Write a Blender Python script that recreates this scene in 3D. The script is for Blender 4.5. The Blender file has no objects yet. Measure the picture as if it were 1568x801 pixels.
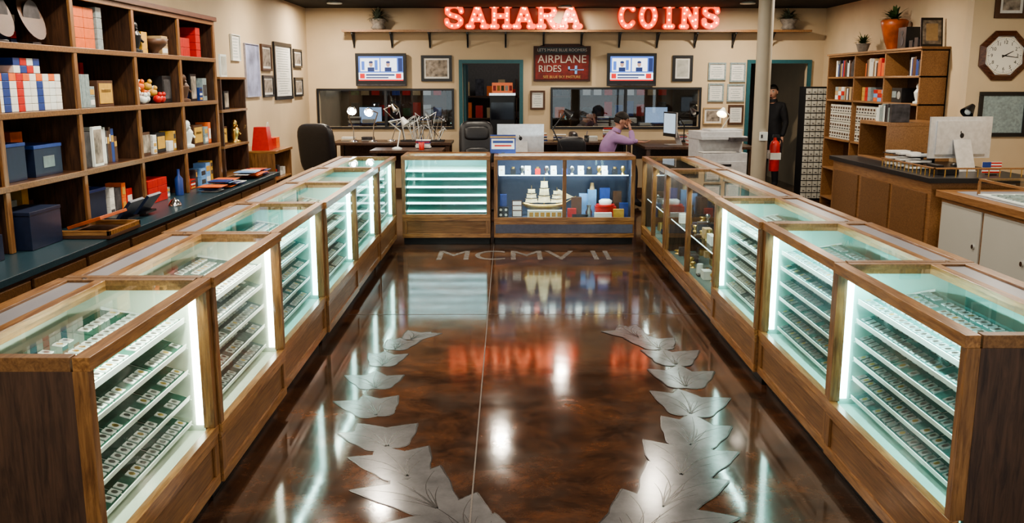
import bpy, math, random
from mathutils import Vector, Matrix, Euler
random.seed(7)
R=random.random
def U(a,b): return a+(b-a)*R()
scene=bpy.context.scene
# ------------------------------------------------------------------ materials
def newmat(name):
    m=bpy.data.materials.new(name); m.use_nodes=True
    nt=m.node_tree; b=nt.nodes['Principled BSDF']
    return m,nt,b
def M(name,c,r=.5,m=0,e=None,es=0,noise=None,stretch=(1,1,1),coat=0,bump=0):
    ma,nt,b=newmat(name)
    c4=(c[0],c[1],c[2],1)
    b.inputs['Base Color'].default_value=c4
    b.inputs['Roughness'].default_value=r
    b.inputs['Metallic'].default_value=m
    b.inputs['Coat Weight'].default_value=coat
    b.inputs['Coat Roughness'].default_value=.12
    if e:
        b.inputs['Emission Color'].default_value=(e[0],e[1],e[2],1)
        b.inputs['Emission Strength'].default_value=es
        if not name.startswith('led_strip') and not name.startswith('bulb'): ma.cycles.emission_sampling='NONE'
    if noise is None: noise=(25,.10)
    tc=nt.nodes.new('ShaderNodeTexCoord'); mp=nt.nodes.new('ShaderNodeMapping')
    mp.inputs['Scale'].default_value=stretch
    nz=nt.nodes.new('ShaderNodeTexNoise'); nz.inputs['Scale'].default_value=noise[0]
    nz.inputs['Detail'].default_value=4
    rp=nt.nodes.new('ShaderNodeValToRGB'); a=noise[1]
    rp.color_ramp.elements[0].position=.3; rp.color_ramp.elements[1].position=.7
    rp.color_ramp.elements[0].color=tuple(x*(1-a) for x in c)+(1,)
    rp.color_ramp.elements[1].color=tuple(min(1,x*(1+a)) for x in c)+(1,)
    L=nt.links.new
    L(tc.outputs['Object'],mp.inputs['Vector']); L(mp.outputs['Vector'],nz.inputs['Vector'])
    L(nz.outputs['Fac'],rp.inputs['Fac']); L(rp.outputs['Color'],b.inputs['Base Color'])
    if bump:
        bp=nt.nodes.new('ShaderNodeBump'); bp.inputs['Strength'].default_value=bump; bp.inputs['Distance'].default_value=.01
        L(nz.outputs['Fac'],bp.inputs['Height']); L(bp.outputs['Normal'],b.inputs['Normal'])
    return ma
def WOOD(name,dark,light,r=.35,stretch=(1.2,14,14),coat=.3):
    ma,nt,b=newmat(name); L=nt.links.new
    tc=nt.nodes.new('ShaderNodeTexCoord'); mp=nt.nodes.new('ShaderNodeMapping'); mp.inputs['Scale'].default_value=stretch
    nz=nt.nodes.new('ShaderNodeTexNoise'); nz.inputs['Scale'].default_value=4; nz.inputs['Detail'].default_value=8
    nz.inputs['Roughness'].default_value=.65; nz.inputs['Distortion'].default_value=.6
    rp=nt.nodes.new('ShaderNodeValToRGB')
    rp.color_ramp.elements[0].position=.35; rp.color_ramp.elements[1].position=.66
    rp.color_ramp.elements[0].color=dark+(1,); rp.color_ramp.elements[1].color=light+(1,)
    L(tc.outputs['Object'],mp.inputs['Vector']); L(mp.outputs['Vector'],nz.inputs['Vector'])
    L(nz.outputs['Fac'],rp.inputs['Fac']); L(rp.outputs['Color'],b.inputs['Base Color'])
    bp=nt.nodes.new('ShaderNodeBump'); bp.inputs['Strength'].default_value=.15; bp.inputs['Distance'].default_value=.004
    L(nz.outputs['Fac'],bp.inputs['Height']); L(bp.outputs['Normal'],b.inputs['Normal'])
    b.inputs['Roughness'].default_value=r; b.inputs['Coat Weight'].default_value=coat; b.inputs['Coat Roughness'].default_value=.15
    return ma
def GLASS(name,base=.05,gain=.6,tint=(.93,1,.97)):
    ma=bpy.data.materials.new(name); ma.use_nodes=True; nt=ma.node_tree; nt.nodes.clear(); L=nt.links.new
    o=nt.nodes.new('ShaderNodeOutputMaterial'); mx=nt.nodes.new('ShaderNodeMixShader')
    t=nt.nodes.new('ShaderNodeBsdfTransparent'); t.inputs['Color'].default_value=tint+(1,)
    g=nt.nodes.new('ShaderNodeBsdfGlossy'); g.inputs['Roughness'].default_value=.02
    lw=nt.nodes.new('ShaderNodeLayerWeight'); lw.inputs['Blend'].default_value=.5
    p=nt.nodes.new('ShaderNodeMath'); p.operation='POWER'; p.inputs[1].default_value=4
    ml=nt.nodes.new('ShaderNodeMath'); ml.operation='MULTIPLY_ADD'; ml.inputs[1].default_value=gain; ml.inputs[2].default_value=base
    L(lw.outputs['Facing'],p.inputs[0]); L(p.outputs[0],ml.inputs[0]); L(ml.outputs[0],mx.inputs[0])
    L(t.outputs[0],mx.inputs[1]); L(g.outputs[0],mx.inputs[2]); L(mx.outputs[0],o.inputs['Surface'])
    return ma
def EM(name,c,s,base=.5):
    return M(name,(c[0]*base,c[1]*base,c[2]*base),.5,e=c,es=s)

oak=WOOD('oak',(.14,.058,.018),(.42,.215,.078),.3)
oak_v=WOOD('oak_vertical',(.105,.045,.015),(.31,.155,.057),.35,(14,14,1.2))
oak_pan=WOOD('oak_panel',(.12,.056,.021),(.25,.128,.050),.4,(1.0,18,18),.1)
oak_dk=WOOD('oak_dark',(.025,.011,.006),(.095,.041,.018),.4,(14,1.2,14))
oak_dkv=WOOD('oak_dark_vertical',(.025,.012,.007),(.095,.043,.021),.4,(14,14,1.2))
oak_end=WOOD('oak_end',(.030,.016,.011),(.095,.050,.030),.45,(14,14,1.2),.1)
oak_lt=WOOD('oak_light',(.20,.095,.036),(.36,.19,.08),.35,(22,1.6,22))
black=M('black_plastic',(.012,.012,.014),.35)
leather=M('black_leather',(.014,.014,.017),.38,bump=.2)
kick=M('kick_black',(.01,.01,.012),.5)
white=M('white_laminate',(.74,.79,.77),.4,noise=(8,.03))
lining=M('case_lining',(.32,.62,.58),.5,noise=(5,.04))
cream=M('cream_lining',(.57,.64,.54),.5,noise=(5,.04))
felt_g=M('felt_green',(.010,.075,.052),.9,noise=(60,.2))
felt_t=M('felt_teal',(.03,.14,.14),.9,noise=(60,.2))
felt_gr=M('felt_grey',(.09,.13,.126),.9,noise=(60,.2))
flipm=M('coin_flip_card',(.60,.63,.61),.4,noise=(40,.15))
slab=M('coin_slab_grey',(.26,.33,.34),.3,noise=(40,.25))
silver=M('silver_coin',(.35,.35,.35),.3,1)
gold=M('gold_metal',(.8,.55,.2),.3,1)
gold_p=M('gold_paper',(.55,.32,.06),.5)
greyp=M('grey_lid_panel',(.27,.28,.32),.3,noise=(4,.08))
alu=M('aluminium',(.62,.63,.65),.35,.5)
chrome=M('chrome',(.75,.75,.75),.15,1)
led=EM('led_strip',(.62,1,.94),9)
led_w=EM('led_strip_warm',(.96,1,.84),9)
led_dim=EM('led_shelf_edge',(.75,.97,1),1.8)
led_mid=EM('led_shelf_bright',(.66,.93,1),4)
glass=GLASS('showcase_glass')
glass_w=GLASS('window_glass',.07,.6,(.9,.93,.95))
wallm=M('wall_paint_beige',(.60,.47,.31),.75,noise=(2.5,.05))
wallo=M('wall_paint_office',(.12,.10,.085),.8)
ceilm=M('ceiling_black',(.004,.004,.0045),.95)
teal=M('teal_door_trim',(.02,.10,.12),.45)
navy=M('counter_navy_laminate',(.022,.05,.066),.3,noise=(120,.3))
red=M('red_box',(.50,.02,.015),.4); orange=M('orange_box',(.75,.15,.03),.45)
blue=M('blue_box',(.02,.05,.22),.4); nvy=M('navy_box',(.012,.02,.05),.4)
lblue=M('light_blue',(.2,.4,.75),.4); paper=M('paper',(.72,.71,.67),.7,noise=(30,.06))
tan=M('tan_card',(.45,.31,.16),.6); darkp=M('dark_print',(.05,.045,.05),.6,noise=(15,.6))
artm=M('art_print',(.26,.22,.18),.6,noise=(14,.75)); artl=M('art_light',(.45,.45,.41),.6,noise=(10,.25))
brn=M('brown_leatherette',(.08,.035,.017),.5); green=M('green_leaf',(.05,.10,.03),.55,noise=(15,.4))
gleaf=M('grey_green_leaf',(.16,.19,.13),.6,noise=(15,.4)); terra=M('terracotta',(.35,.075,.015),.4,noise=(6,.5))
stone=M('stone_planter',(.25,.22,.19),.7,noise=(20,.3))
skinm=M('skin',(.50,.27,.19),.5,noise=(30,.06)); hairm=M('dark_hair',(.02,.015,.012),.7)
eyew=M('eye_white',(.8,.8,.78),.3)
drw=M('drawer_grey',(.62,.62,.55),.4)
sailm=M('sail',(.9,.78,.5),.5)

# ------------------------------------------------------------------ mesh builder
class MB:
    def __init__(s): s.v=[];s.f=[];s.mi=[];s.sm=[];s.mats=[]; s.T=Matrix.Identity(4)
    def idx(s,m):
        if m not in s.mats: s.mats.append(m)
        return s.mats.index(m)
    def add(s,vs,fs,m,smooth=False):
        o=len(s.v); s.v+= [s.T@Vector(p) for p in vs]; i=s.idx(m)
        for f in fs: s.f.append([o+k for k in f]); s.mi.append(i); s.sm.append(smooth)
    def box(s,x0,x1,y0,y1,z0,z1,m):
        if x0>x1:x0,x1=x1,x0
        if y0>y1:y0,y1=y1,y0
        if z0>z1:z0,z1=z1,z0
        s.add([(x0,y0,z0),(x1,y0,z0),(x1,y1,z0),(x0,y1,z0),(x0,y0,z1),(x1,y0,z1),(x1,y1,z1),(x0,y1,z1)],
          [(0,3,2,1),(4,5,6,7),(0,1,5,4),(1,2,6,5),(2,3,7,6),(3,0,4,7)],m)
    def quad(s,p,m): s.add(p,[tuple(range(len(p)))],m)
    def cyl(s,p0,p1,r0,r1,m,n=16,caps=True):
        p0=Vector(p0);p1=Vector(p1);d=(p1-p0).normalized()
        a=d.orthogonal().normalized();b=d.cross(a)
        vs=[];
        for p,r in((p0,r0),(p1,r1)):
            for i in range(n):
                t=2*math.pi*i/n; vs.append(p+a*r*math.cos(t)+b*r*math.sin(t))
        s.add(vs,[(i,(i+1)%n,n+(i+1)%n,n+i) for i in range(n)],m,True)
        if caps:
            s.add(vs[:n],[tuple(reversed(range(n)))],m); s.add(vs[n:],[tuple(range(n))],m)
    def tube(s,pts,r,m,n=8):
        for a,b in zip(pts,pts[1:]): s.cyl(a,b,r,r,m,n)
        for p in pts[1:-1]: s.sph(p,(r,r,r),m,8,5)
    def lathe(s,c,prof,m,n=20):
        vs=[];c=Vector(c)
        for r,z in prof:
            for i in range(n):
                t=2*math.pi*i/n; vs.append(c+Vector((r*math.cos(t),r*math.sin(t),z)))
        fs=[]
        for k in range(len(prof)-1):
            for i in range(n): fs.append((k*n+i,k*n+(i+1)%n,(k+1)*n+(i+1)%n,(k+1)*n+i))
        s.add(vs,fs,m,True)
        s.add(vs[:n],[tuple(reversed(range(n)))],m); s.add(vs[-n:],[tuple(range(n))],m)
    def sph(s,c,r,m,n=14,k=9,fn=None,zmin=-2):
        vs=[];c=Vector(c);rows=[]
        for j in range(k+1):
            ph=math.pi*j/k
            row=[]
            for i in range(n):
                t=2*math.pi*i/n; p=Vector((math.sin(ph)*math.cos(t),math.sin(ph)*math.sin(t),math.cos(ph)))
                if p.z<zmin: p.z=zmin
                if fn: p=fn(p)
                vs.append(c+Vector((p.x*r[0],p.y*r[1],p.z*r[2])))
        fs=[(j*n+i,(j+1)*n+i,(j+1)*n+(i+1)%n,j*n+(i+1)%n) for j in range(k) for i in range(n)]
        s.add(vs,fs,m,True)
    def build(s,name,loc=(0,0,0),rz=0,parent=None,bevel=0,seg=2):
        me=bpy.data.meshes.new(name); me.from_pydata([tuple(v) for v in s.v],[],s.f)
        for m in s.mats: me.materials.append(m)
        me.polygons.foreach_set('material_index',s.mi); me.polygons.foreach_set('use_smooth',s.sm)
        me.update()
        ob=bpy.data.objects.new(name,me); scene.collection.objects.link(ob)
        ob.location=loc; ob.rotation_euler=(0,0,rz)
        if parent: ob.parent=parent
        if bevel:
            b=ob.modifiers.new('bevel','BEVEL'); b.width=bevel; b.segments=seg; b.limit_method='ANGLE'; b.angle_limit=.6
        return ob
def empty(name,loc=(0,0,0),rz=0):
    e=bpy.data.objects.new(name,None); e.location=loc; e.rotation_euler=(0,0,rz); e.empty_display_size=.1
    scene.collection.objects.link(e); return e
def text(name,body,loc,size,rot,m,parent=None,ext=.003,align='CENTER',offset=0,sx=1):
    c=bpy.data.curves.new(name,'FONT'); c.body=body; c.size=size; c.extrude=ext; c.align_x=align; c.align_y='CENTER'; c.offset=offset
    c.materials.append(m); o=bpy.data.objects.new(name,c); o.location=loc; o.rotation_euler=rot; o.scale=(sx,1,1)
    scene.collection.objects.link(o)
    if parent: o.parent=parent
    return o
def area(name,loc,rot,sx,sy,power,col,parent=None,shape='RECTANGLE'):
    l=bpy.data.lights.new(name,'AREA'); l.shape=shape; l.size=sx; l.size_y=sy; l.energy=power; l.color=col
    o=bpy.data.objects.new(name,l); o.location=loc; o.rotation_euler=rot; scene.collection.objects.link(o)
    if parent: o.parent=parent
    return o

# ------------------------------------------------------------------ room
D=15.4; XL=-3.3; XR=5.2; CZ=3.03
def floor_mat():
    ma,nt,b=newmat('stained_concrete'); L=nt.links.new
    tc=nt.nodes.new('ShaderNodeTexCoord')
    n1=nt.nodes.new('ShaderNodeTexNoise'); n1.inputs['Scale'].default_value=2.3; n1.inputs['Detail'].default_value=15; n1.inputs['Roughness'].default_value=.78; n1.inputs['Distortion'].default_value=.35
    r1=nt.nodes.new('ShaderNodeValToRGB'); e=r1.color_ramp.elements
    e[0].position=.34; e[0].color=(.020,.012,.009,1); e[1].position=.70; e[1].color=(.19,.070,.032,1)
    k=e.new(.45); k.color=(.045,.023,.015,1); k=e.new(.55); k.color=(.086,.039,.022,1)
    n2=nt.nodes.new('ShaderNodeTexNoise'); n2.inputs['Scale'].default_value=6; n2.inputs['Detail'].default_value=6
    mr=nt.nodes.new('ShaderNodeMapRange'); mr.inputs['To Min'].default_value=.045; mr.inputs['To Max'].default_value=.14
    n3=nt.nodes.new('ShaderNodeTexNoise'); n3.inputs['Scale'].default_value=.9; n3.inputs['Detail'].default_value=8; n3.inputs['Roughness'].default_value=.7
    r3=nt.nodes.new('ShaderNodeValToRGB'); r3.color_ramp.elements[0].position=.48; r3.color_ramp.elements[1].position=.66; r3.color_ramp.elements[0].color=(0,0,0,1); r3.color_ramp.elements[1].color=(.7,.7,.7,1)
    mx=nt.nodes.new('ShaderNodeMixRGB'); mx.inputs['Color2'].default_value=(.075,.056,.046,1)
    L(tc.outputs['Object'],n3.inputs['Vector']); L(n3.outputs['Fac'],r3.inputs['Fac']); L(r3.outputs['Color'],mx.inputs['Fac'])
    L(tc.outputs['Object'],n1.inputs['Vector']);L(tc.outputs['Object'],n2.inputs['Vector'])
    L(n1.outputs['Fac'],r1.inputs['Fac']);L(r1.outputs['Color'],mx.inputs['Color1']);L(mx.outputs['Color'],b.inputs['Base Color'])
    L(n2.outputs['Fac'],mr.inputs['Value']);L(mr.outputs['Result'],b.inputs['Roughness'])
    bp=nt.nodes.new('ShaderNodeBump'); bp.inputs['Strength'].default_value=.04; bp.inputs['Distance'].default_value=.01
    L(n2.outputs['Fac'],bp.inputs['Height']);L(bp.outputs['Normal'],b.inputs['Normal'])
    b.inputs['IOR'].default_value=1.5
    return ma
fm=floor_mat()
g=MB(); g.box(-3.45,5.8,-3,19,-.1,0,fm); g.build('floor')
g=MB(); g.box(-3.45,5.8,-3,19,CZ,CZ+.1,ceilm); g.build('ceiling')
g=MB(); g.box(XL-.12,XL,-3,19,0,CZ,wallm); g.build('wall_left')
g=MB(); g.box(XR,XR+.12,9.95,19,0,CZ,wallm); g.build('wall_right')
g=MB(); g.box(5.6,5.72,-3,9.8,0,CZ,wallm); g.build('wall_right_near')
g=MB(); g.box(4.84,5.8,9.8,9.95,0,CZ,wallm); g.build('wall_stub')
g=MB(); g.box(-3.42,5.72,-3.1,-3,0,.5,wallm); g.box(-3.42,5.72,-3.1,-3,2.7,CZ,wallm)
for x in (-3.42,-.5,2.3,5.4): g.box(x,x+.32,-3.1,-3,.5,2.7,wallm)
g.build('wall_front')
g=MB()
for a,b in ((-3.1,-.5),(-.18,2.3),(2.62,5.4)):
    g.box(a,b,-3.07,-3.03,.5,.56,teal);g.box(a,b,-3.07,-3.03,2.64,2.7,teal);g.box((a+b)/2-.03,(a+b)/2+.03,-3.07,-3.03,.56,2.64,teal)
    g.quad([(a,-3.05,.5),(b,-3.05,.5),(b,-3.05,2.7),(a,-3.05,2.7)],glass)
g.build('window_1')
ops=[(-3.13,-.93,1.12,1.71),(-.75,.19,0,2.15),(.74,3.17,1.12,1.73),(4.0,4.94,0,2.15)]
g=MB(); x=XL
for a,b,z0,z1 in ops:
    g.box(x,a,D,D+.12,0,CZ,wallm)
    if z0>0: g.box(a,b,D,D+.12,0,z0,wallm)
    g.box(a,b,D,D+.12,z1,CZ,wallm); x=b
g.box(x,XR,D,D+.12,0,CZ,wallm); g.build('wall_back')
g=MB(); g.box(XL,XR,18.4,18.5,0,CZ,wallo); g.build('wall_office')
n=1
for a,b,z0,z1 in ops:
    g=MB()
    if z0>0:
        w=.035
        g.box(a-w,b+w,D-.03,D-.001,z0-w,z0,black);g.box(a-w,b+w,D-.03,D-.001,z1,z1+w,black)
        g.box(a-w,a,D-.03,D-.001,z0,z1,black);g.box(b,b+w,D-.03,D-.001,z0,z1,black)
        m=(a+b)/2; g.box(m-.02,m+.02,D-.02,D+.1,z0,z1,black)
        g.quad([(a,D+.04,z0),(b,D+.04,z0),(b,D+.04,z1),(a,D+.04,z1)],glass_w)
        g.build('window_%d'%(n+1)); n+=1
    else:
        w=.06
        g.box(a-w,a,D-.04,D-.001,0,z1+w,teal);g.box(b,b+w,D-.04,D-.001,0,z1+w,teal);g.box(a,b,D-.04,D-.001,z1,z1+w,teal)
        g.box(a+.0,a+.045,D+.17,D+.17+.86,.01,z1-.01,teal)
        g.cyl((a+.045,D+.95,1.0),(a+.10,D+.95,1.0),.025,.025,chrome)
        g.build('door_%d'%(1 if a<1 else 2))
g=MB()
for a,b in ((XL,-.81),(.25,3.94),(5.0,XR)): g.box(a,b,D-.015,D,0,.1,brn)
g.build('baseboard_back')
# office contents
g=MB()
for i in range(4):
    z=.3+i*.42; g.box(-.9,1.2,17.9,18.35,z,z+.03,brn)
    for k in range(9):
        x=-.85+k*.22; g.box(x,x+U(.1,.19),17.95,18.2,z+.03,z+.03+U(.1,.32),random.choice([red,blue,tan,darkp,darkp,orange]))
for x in(-.93,.15,1.2): g.box(x,x+.03,17.9,18.38,0,1.9,brn)
g.build('office_shelving')
g=MB()
g.box(-.32,.12,16.3,16.7,0,1.62,black); g.box(-.30,.10,16.28,16.30,1.2,1.5,M('machine_glass',(.02,.02,.03),.1)); g.box(-.33,.13,16.27,16.72,1.62,1.66,chrome)
g.box(-.28,.08,16.25,16.28,1.66,1.84,M('machine_topper',(.4,.05,.03),.4,e=(1,.25,.08),es=.35))
for i,mm in enumerate((red,gold_p,green,paper,red)): g.box(-.26+i*.07,-.21+i*.07,16.24,16.25,1.70,1.79,mm)
g.build('vending_machine')
for xa,nn in((-2.95,'office_desk'),(1.5,'office_desk')):
    g=MB(); g.box(xa,xa+1.9,16.4,17.1,.96,1.0,brn)
    for x in(xa+.02,xa+1.83): 
        for y in(16.42,17.03): g.box(x,x+.05,y,y+.05,0,.96,chrome)
    g.build(nn)
    for k in range(7):
        g=MB(); x=xa+.1+k*.25; 
        for j in range(int(U(5,12))): g.box(x+U(-.01,.01),x+.2,16.5,16.72,1.001+j*.022,1.021+j*.022,random.choice([paper,paper,tan,darkp,darkp,blue]))
        g.build('paper_stack')
for xa in(-2.5,2.7):
    g=MB(); g.box(-.22,.22,0,.03,.1,.42,black); g.box(-.2,.2,-.003,0,.12,.40,EM('office_screen',(.5,.7,1),.35)); g.box(-.03,.03,.0,.03,0,.1,black); g.box(-.1,.1,-.05,.1,0,.012,black)
    g.build('office_monitor',(xa,16.85,1.001))
g=MB(); g.box(1.4,3.2,18.05,18.38,0,2.0,brn)
for b in range(4):
    for a in range(8): g.box(1.45+a*.21,1.6+a*.21,18.0,18.05,.4+b*.4,.4+b*.4+U(.15,.3),random.choice([paper,darkp,red,tan,blue]))
g.build('office_bookshelf')
g=MB(); g.box(-3.1,-1.2,18.1,18.38,0,2.0,brn)
for b in range(4):
    for a in range(9): g.box(-3.05+a*.2,-2.9+a*.2,18.05,18.1,.4+b*.4,.4+b*.4+U(.15,.3),random.choice([paper,darkp,red,blue,tan,green]))
g.build('office_bookshelf')

# ------------------------------------------------------------------ floor decoration
def stain(name,c0,c1,r=.2,ior=1.5):
    ma,nt,b=newmat(name); L=nt.links.new
    tc=nt.nodes.new('ShaderNodeTexCoord'); nz=nt.nodes.new('ShaderNodeTexNoise'); nz.inputs['Scale'].default_value=3.5; nz.inputs['Detail'].default_value=10; nz.inputs['Roughness'].default_value=.7
    rp=nt.nodes.new('ShaderNodeValToRGB'); rp.color_ramp.elements[0].position=.35; rp.color_ramp.elements[1].position=.65
    rp.color_ramp.elements[0].color=c0+(1,); rp.color_ramp.elements[1].color=c1+(1,)
    L(tc.outputs['Object'],nz.inputs['Vector']);L(nz.outputs['Fac'],rp.inputs['Fac']);L(rp.outputs['Color'],b.inputs['Base Color'])
    bp=nt.nodes.new('ShaderNodeBump'); bp.inputs['Strength'].default_value=.05; bp.inputs['Distance'].default_value=.01
    L(nz.outputs['Fac'],bp.inputs['Height']);L(bp.outputs['Normal'],b.inputs['Normal'])
    b.inputs['Roughness'].default_value=r; b.inputs['IOR'].default_value=ior; return ma
flm=stain('grey_floor_stain',(.085,.080,.083),(.150,.142,.145),.15)
flt=stain('grey_letter_stain',(.12,.10,.092),(.20,.175,.16),.25)
fout=M('grey_floor_outline',(.012,.009,.008),.25)
g=MB()
def spl(P,t):
    n=len(P)-1; k=min(int(t*n),n-1); u=t*n-k
    p=[P[max(0,k-1)],P[k],P[k+1],P[min(n,k+2)]]
    def c(a,b,cc,d): return .5*((2*b)+(-a+cc)*u+(2*a-5*b+4*cc-d)*u*u+(-a+3*b-3*cc+d)*u**3)
    return Vector((c(*[q[0] for q in p]),c(*[q[1] for q in p]),0))
def leaf(g,base,ang,L,W,z,bend):
    c,s_=math.cos(ang),math.sin(ang)
    def tr(u,v,zz): 
        v=v+bend*math.sin(math.pi*u/L)*L
        return (base.x+u*c-v*s_,base.y+u*s_+v*c,zz)
    for ins,m,zz in((0,fout,z),(.0055,flm,z+.0004)):
        pts=[];N=22
        for i in range(N+1):
            u=i/N; w=W*(math.sin(math.pi*u**.66))**.8*(1+.05*math.sin(u*12)) if 0<u<1 else 0
            pts.append((ins*1.5+u*(L-3*ins),max(0,w-ins)))
        vs=[];
        for u,w in pts: vs+= [tr(u,w,zz),tr(u,-w,zz)]
        g.add(vs,[(2*i,2*i+1,2*i+3,2*i+2) for i in range(N)],m)
    N=8
    for sgn,l1 in((0,.8),(1,.45),(-1,.45)):
        vs=[]
        for i in range(N+1):
            f=i/N; u=(.06+l1*f)*L; v=sgn*W*.45*f; w=.003*(1-f)+.0008; vs+=[tr(u,v+w,z+.0008),tr(u,v-w,z+.0008)]
        g.add(vs,[(2*i,2*i+1,2*i+3,2*i+2) for i in range(N)],fout)
PL=[(.22,3.02),(.02,3.25),(-.22,3.6),(-.45,4.02),(-.64,4.5),(-.78,5.1),(-.84,5.7),(-.80,6.2),(-.70,6.5)]
PR=[(.20,3.02),(.38,3.25),(.60,3.6),(.80,4.02),(.95,4.5),(1.06,5.1),(1.12,5.7),(1.07,6.2),(.95,6.55)]
zc=0
rs=random.Random(3)
for P,sg,A,B in((PL,1,.52,.24),(PR,-1,.60,.26)):
    N=11
    for i in reversed(range(N)):
        t=i/(N-1)*.97; p=spl(P,t); q=spl(P,min(1,t+.03)) ; p2=spl(P,max(0,t-.03)); a=math.atan2((q-p2).y,(q-p2).x)
        Ls=A-B*t
        for off,k,wd in((.55,1,.30),(-.55,1,.30),(rs.uniform(-.12,.12),1.05,.30)):
            zc+=1; leaf(g,p,a+off+rs.uniform(-.14,.14),Ls*k*rs.uniform(.88,1.1),Ls*wd,.0008+.00006*zc,(-.14 if off>0 else .14)*(1 if abs(off)>.3 else .3))
g.build('floor_laurel_wreath')
text('floor_inscription','MCMV II',(.17,9.75,.0015),.76,(0,0,0),flt,ext=.0005,sx=.70)
g=MB(); seam=M('floor_seam',(.10,.078,.065),.5,noise=(200,.6)); g.box(-.168,-.161,-3,15.4,0,.0056,seam); g.box(-1.3,1.55,7.2,7.205,0,.0016,seam); g.box(-1.3,1.55,2.9,2.905,0,.0016,seam); g.build('trim_floor_seam')

# ------------------------------------------------------------------ display cases
H=1.025
def showcase(L,loc,rz,style='coins',felt=felt_t,item=slab,W=.64,lit=led,lin=lining,col=(.64,1,.92),power=7,gb=.34,rows=4,tiers=5,endmat=oak_end):
    g=MB(); h=L/2-.003
    g.box(-h+.01,h-.01,.06,W-.02,0,.085,kick)
    g.box(-h,h,.012,W,.085,gb-.02,oak_pan)
    g.box(-h,h,0,.012,.085,.135,oak); g.box(-h,h,0,.012,gb-.06,gb-.02,oak)
    for s in(-1,1): g.box(s*h,s*(h-.055),0,.012,.135,gb-.06,oak_v)
    g.box(-h,h,-.006,.03,gb-.02,gb+.02,oak)
    g.box(-h,h,.03,W-.03,gb-.02,gb,lin)
    for s in(-1,1):
        g.box(s*h,s*(h-.042),-.003,.045,gb+.02,H-.045,oak_v)
        g.box(s*h,s*(h-.018),.045,W,gb,H-.045,endmat)
        g.box(s*(h+.001),s*(h-.012),.045,W,.085,gb,endmat)
        if style!='clear': g.box(s*(h-.018),s*(h-.021),.045,W-.03,gb,H-.045,lin)
        g.box(s*h,s*(h-.045),.05,W,H-.045,H,oak_pan)
    g.box(-h+.018,h-.018,W-.03,W,gb,H-.045,oak_pan)
    g.box(-h+.021,h-.021,W-.034,W-.03,gb,H-.045,lin)
    g.box(-h,h,-.012,.042,H-.045,H,oak)
    gy=.42
    g.box(-h+.045,h-.045,gy,gy+.045,H-.045,H,oak); g.box(-h+.045,h-.045,gy+.045,W-.06,H-.045,H-.010,greyp); g.box(-h+.045,h-.045,W-.06,W,H-.045,H,oak)
    if style in('clear','gift'): g.box(-.022,.022,-.003,.04,gb+.02,H-.045,oak_v)
    g.cyl((h-.02,gy+.1,H-.005),(h-.02,gy+.1,H+.004),.012,.012,chrome,10)
    ob=g.build('display_case',loc,rz,bevel=.004)
    g=MB()
    g.quad([(-h+.042,.015,gb+.02),(h-.042,.015,gb+.02),(h-.042,.015,H-.045),(-h+.042,.015,H-.045)],glass)
    g.quad([(-h+.045,.042,H-.012),(h-.045,.042,H-.012),(h-.045,gy,H-.012),(-h+.045,gy,H-.012)],glass)
    g.build('glass_panes',parent=ob)
    if style=='coins' or style=='empty':
        g=MB()
        for s in(-1,1): g.box(s*(h-.021),s*(h-.030),.048,.082,gb+.03,H-.06,lit)
        g.build('led_strips',parent=ob)
        area('case_light',(0,.065,H-.055),(math.radians(38),0,0),L-.14,.025,power,col,ob)
        g=MB()
        sp=(H-.17-gb-.05)/(tiers-1)
        for i in range(tiers):
            z=gb+.045+i*sp; y0,y1=.10,.37; rise=.085; 
            if i==tiers-1: y1=.45; rise=.045
            if style=='empty': y0=.08; rise=.03
            dy=y1-y0; S=math.hypot(dy,rise); c,s_=dy/S,rise/S
            g.T=Matrix(((1,0,0,0),(0,c,-s_,y0),(0,s_,c,z),(0,0,0,1)))
            hh=h-.05
            g.box(-hh,hh,0,S,-.005,0,white if style=='coins' else lining)
            g.box(-hh,hh,-.004,0,-.012,.013,white)
            if style=='coins':
                nb=3; bl=2*hh/nb
                for b in range(nb):
                    g.box(-hh+b*bl+.006,-hh+(b+1)*bl-.006,.006,S-.003,0,.004,felt)
                n=int(2*hh/.052); rr=rows if i<tiers-1 else rows+1
                for r in range(rr):
                    ry=.012+r*(S-.02)/rr
                    for k in range(n):
                        if R()<.10: continue
                        x=-hh+.03+k*.052; w=.0185
                        g.box(x-w,x+w,ry,ry+.040,.004,.009,item)
                        g.add([(x+.013*math.cos(a*math.pi/4),ry+.020+.013*math.sin(a*math.pi/4),.0095) for a in range(8)],[tuple(range(8))],silver if R()<.8 else gold)
            else:
                g.box(-hh,hh,-.006,-.004,-.010,.012,led_mid)
            g.T=Matrix.Identity(4)
            for s in(-1,1):
                x=s*(hh+.004); g.add([(x,y0-.01,z-.01),(x,y1,z+rise+.015),(x,y1,z-.02),(x+.004,y0-.01,z-.01),(x+.004,y1,z+rise+.015),(x+.004,y1,z-.02)],[(0,1,2),(5,4,3),(0,3,4,1),(1,4,5,2),(2,5,3,0)],white)
        g.build('coin_trays',parent=ob)
    return ob
LX=-1.29; RXX=1.53
ly=[2.68,3.85,5.05,6.35,7.7,9.05,10.40]
cfg=[dict(felt=felt_g,item=flipm,lit=led_w,lin=cream,col=(.9,1,.84),power=6.5,rows=3),dict(felt=felt_gr,item=flipm,lit=led_w,lin=cream,col=(1,1,.85),power=6.5),
 dict(felt=felt_t,item=flipm),dict(felt=felt_gr,item=flipm),dict(felt=felt_t),dict(felt=felt_t,item=flipm)]
offs=[0,.012,-.01,.008,0,.01]
for i in range(6):
    a,b=ly[i],ly[i+1]; showcase(b-a-.004,(LX+offs[i],(a+b)/2,0),math.pi/2,**cfg[i])
ry=[2.92,4.18,5.42,6.65]
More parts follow.
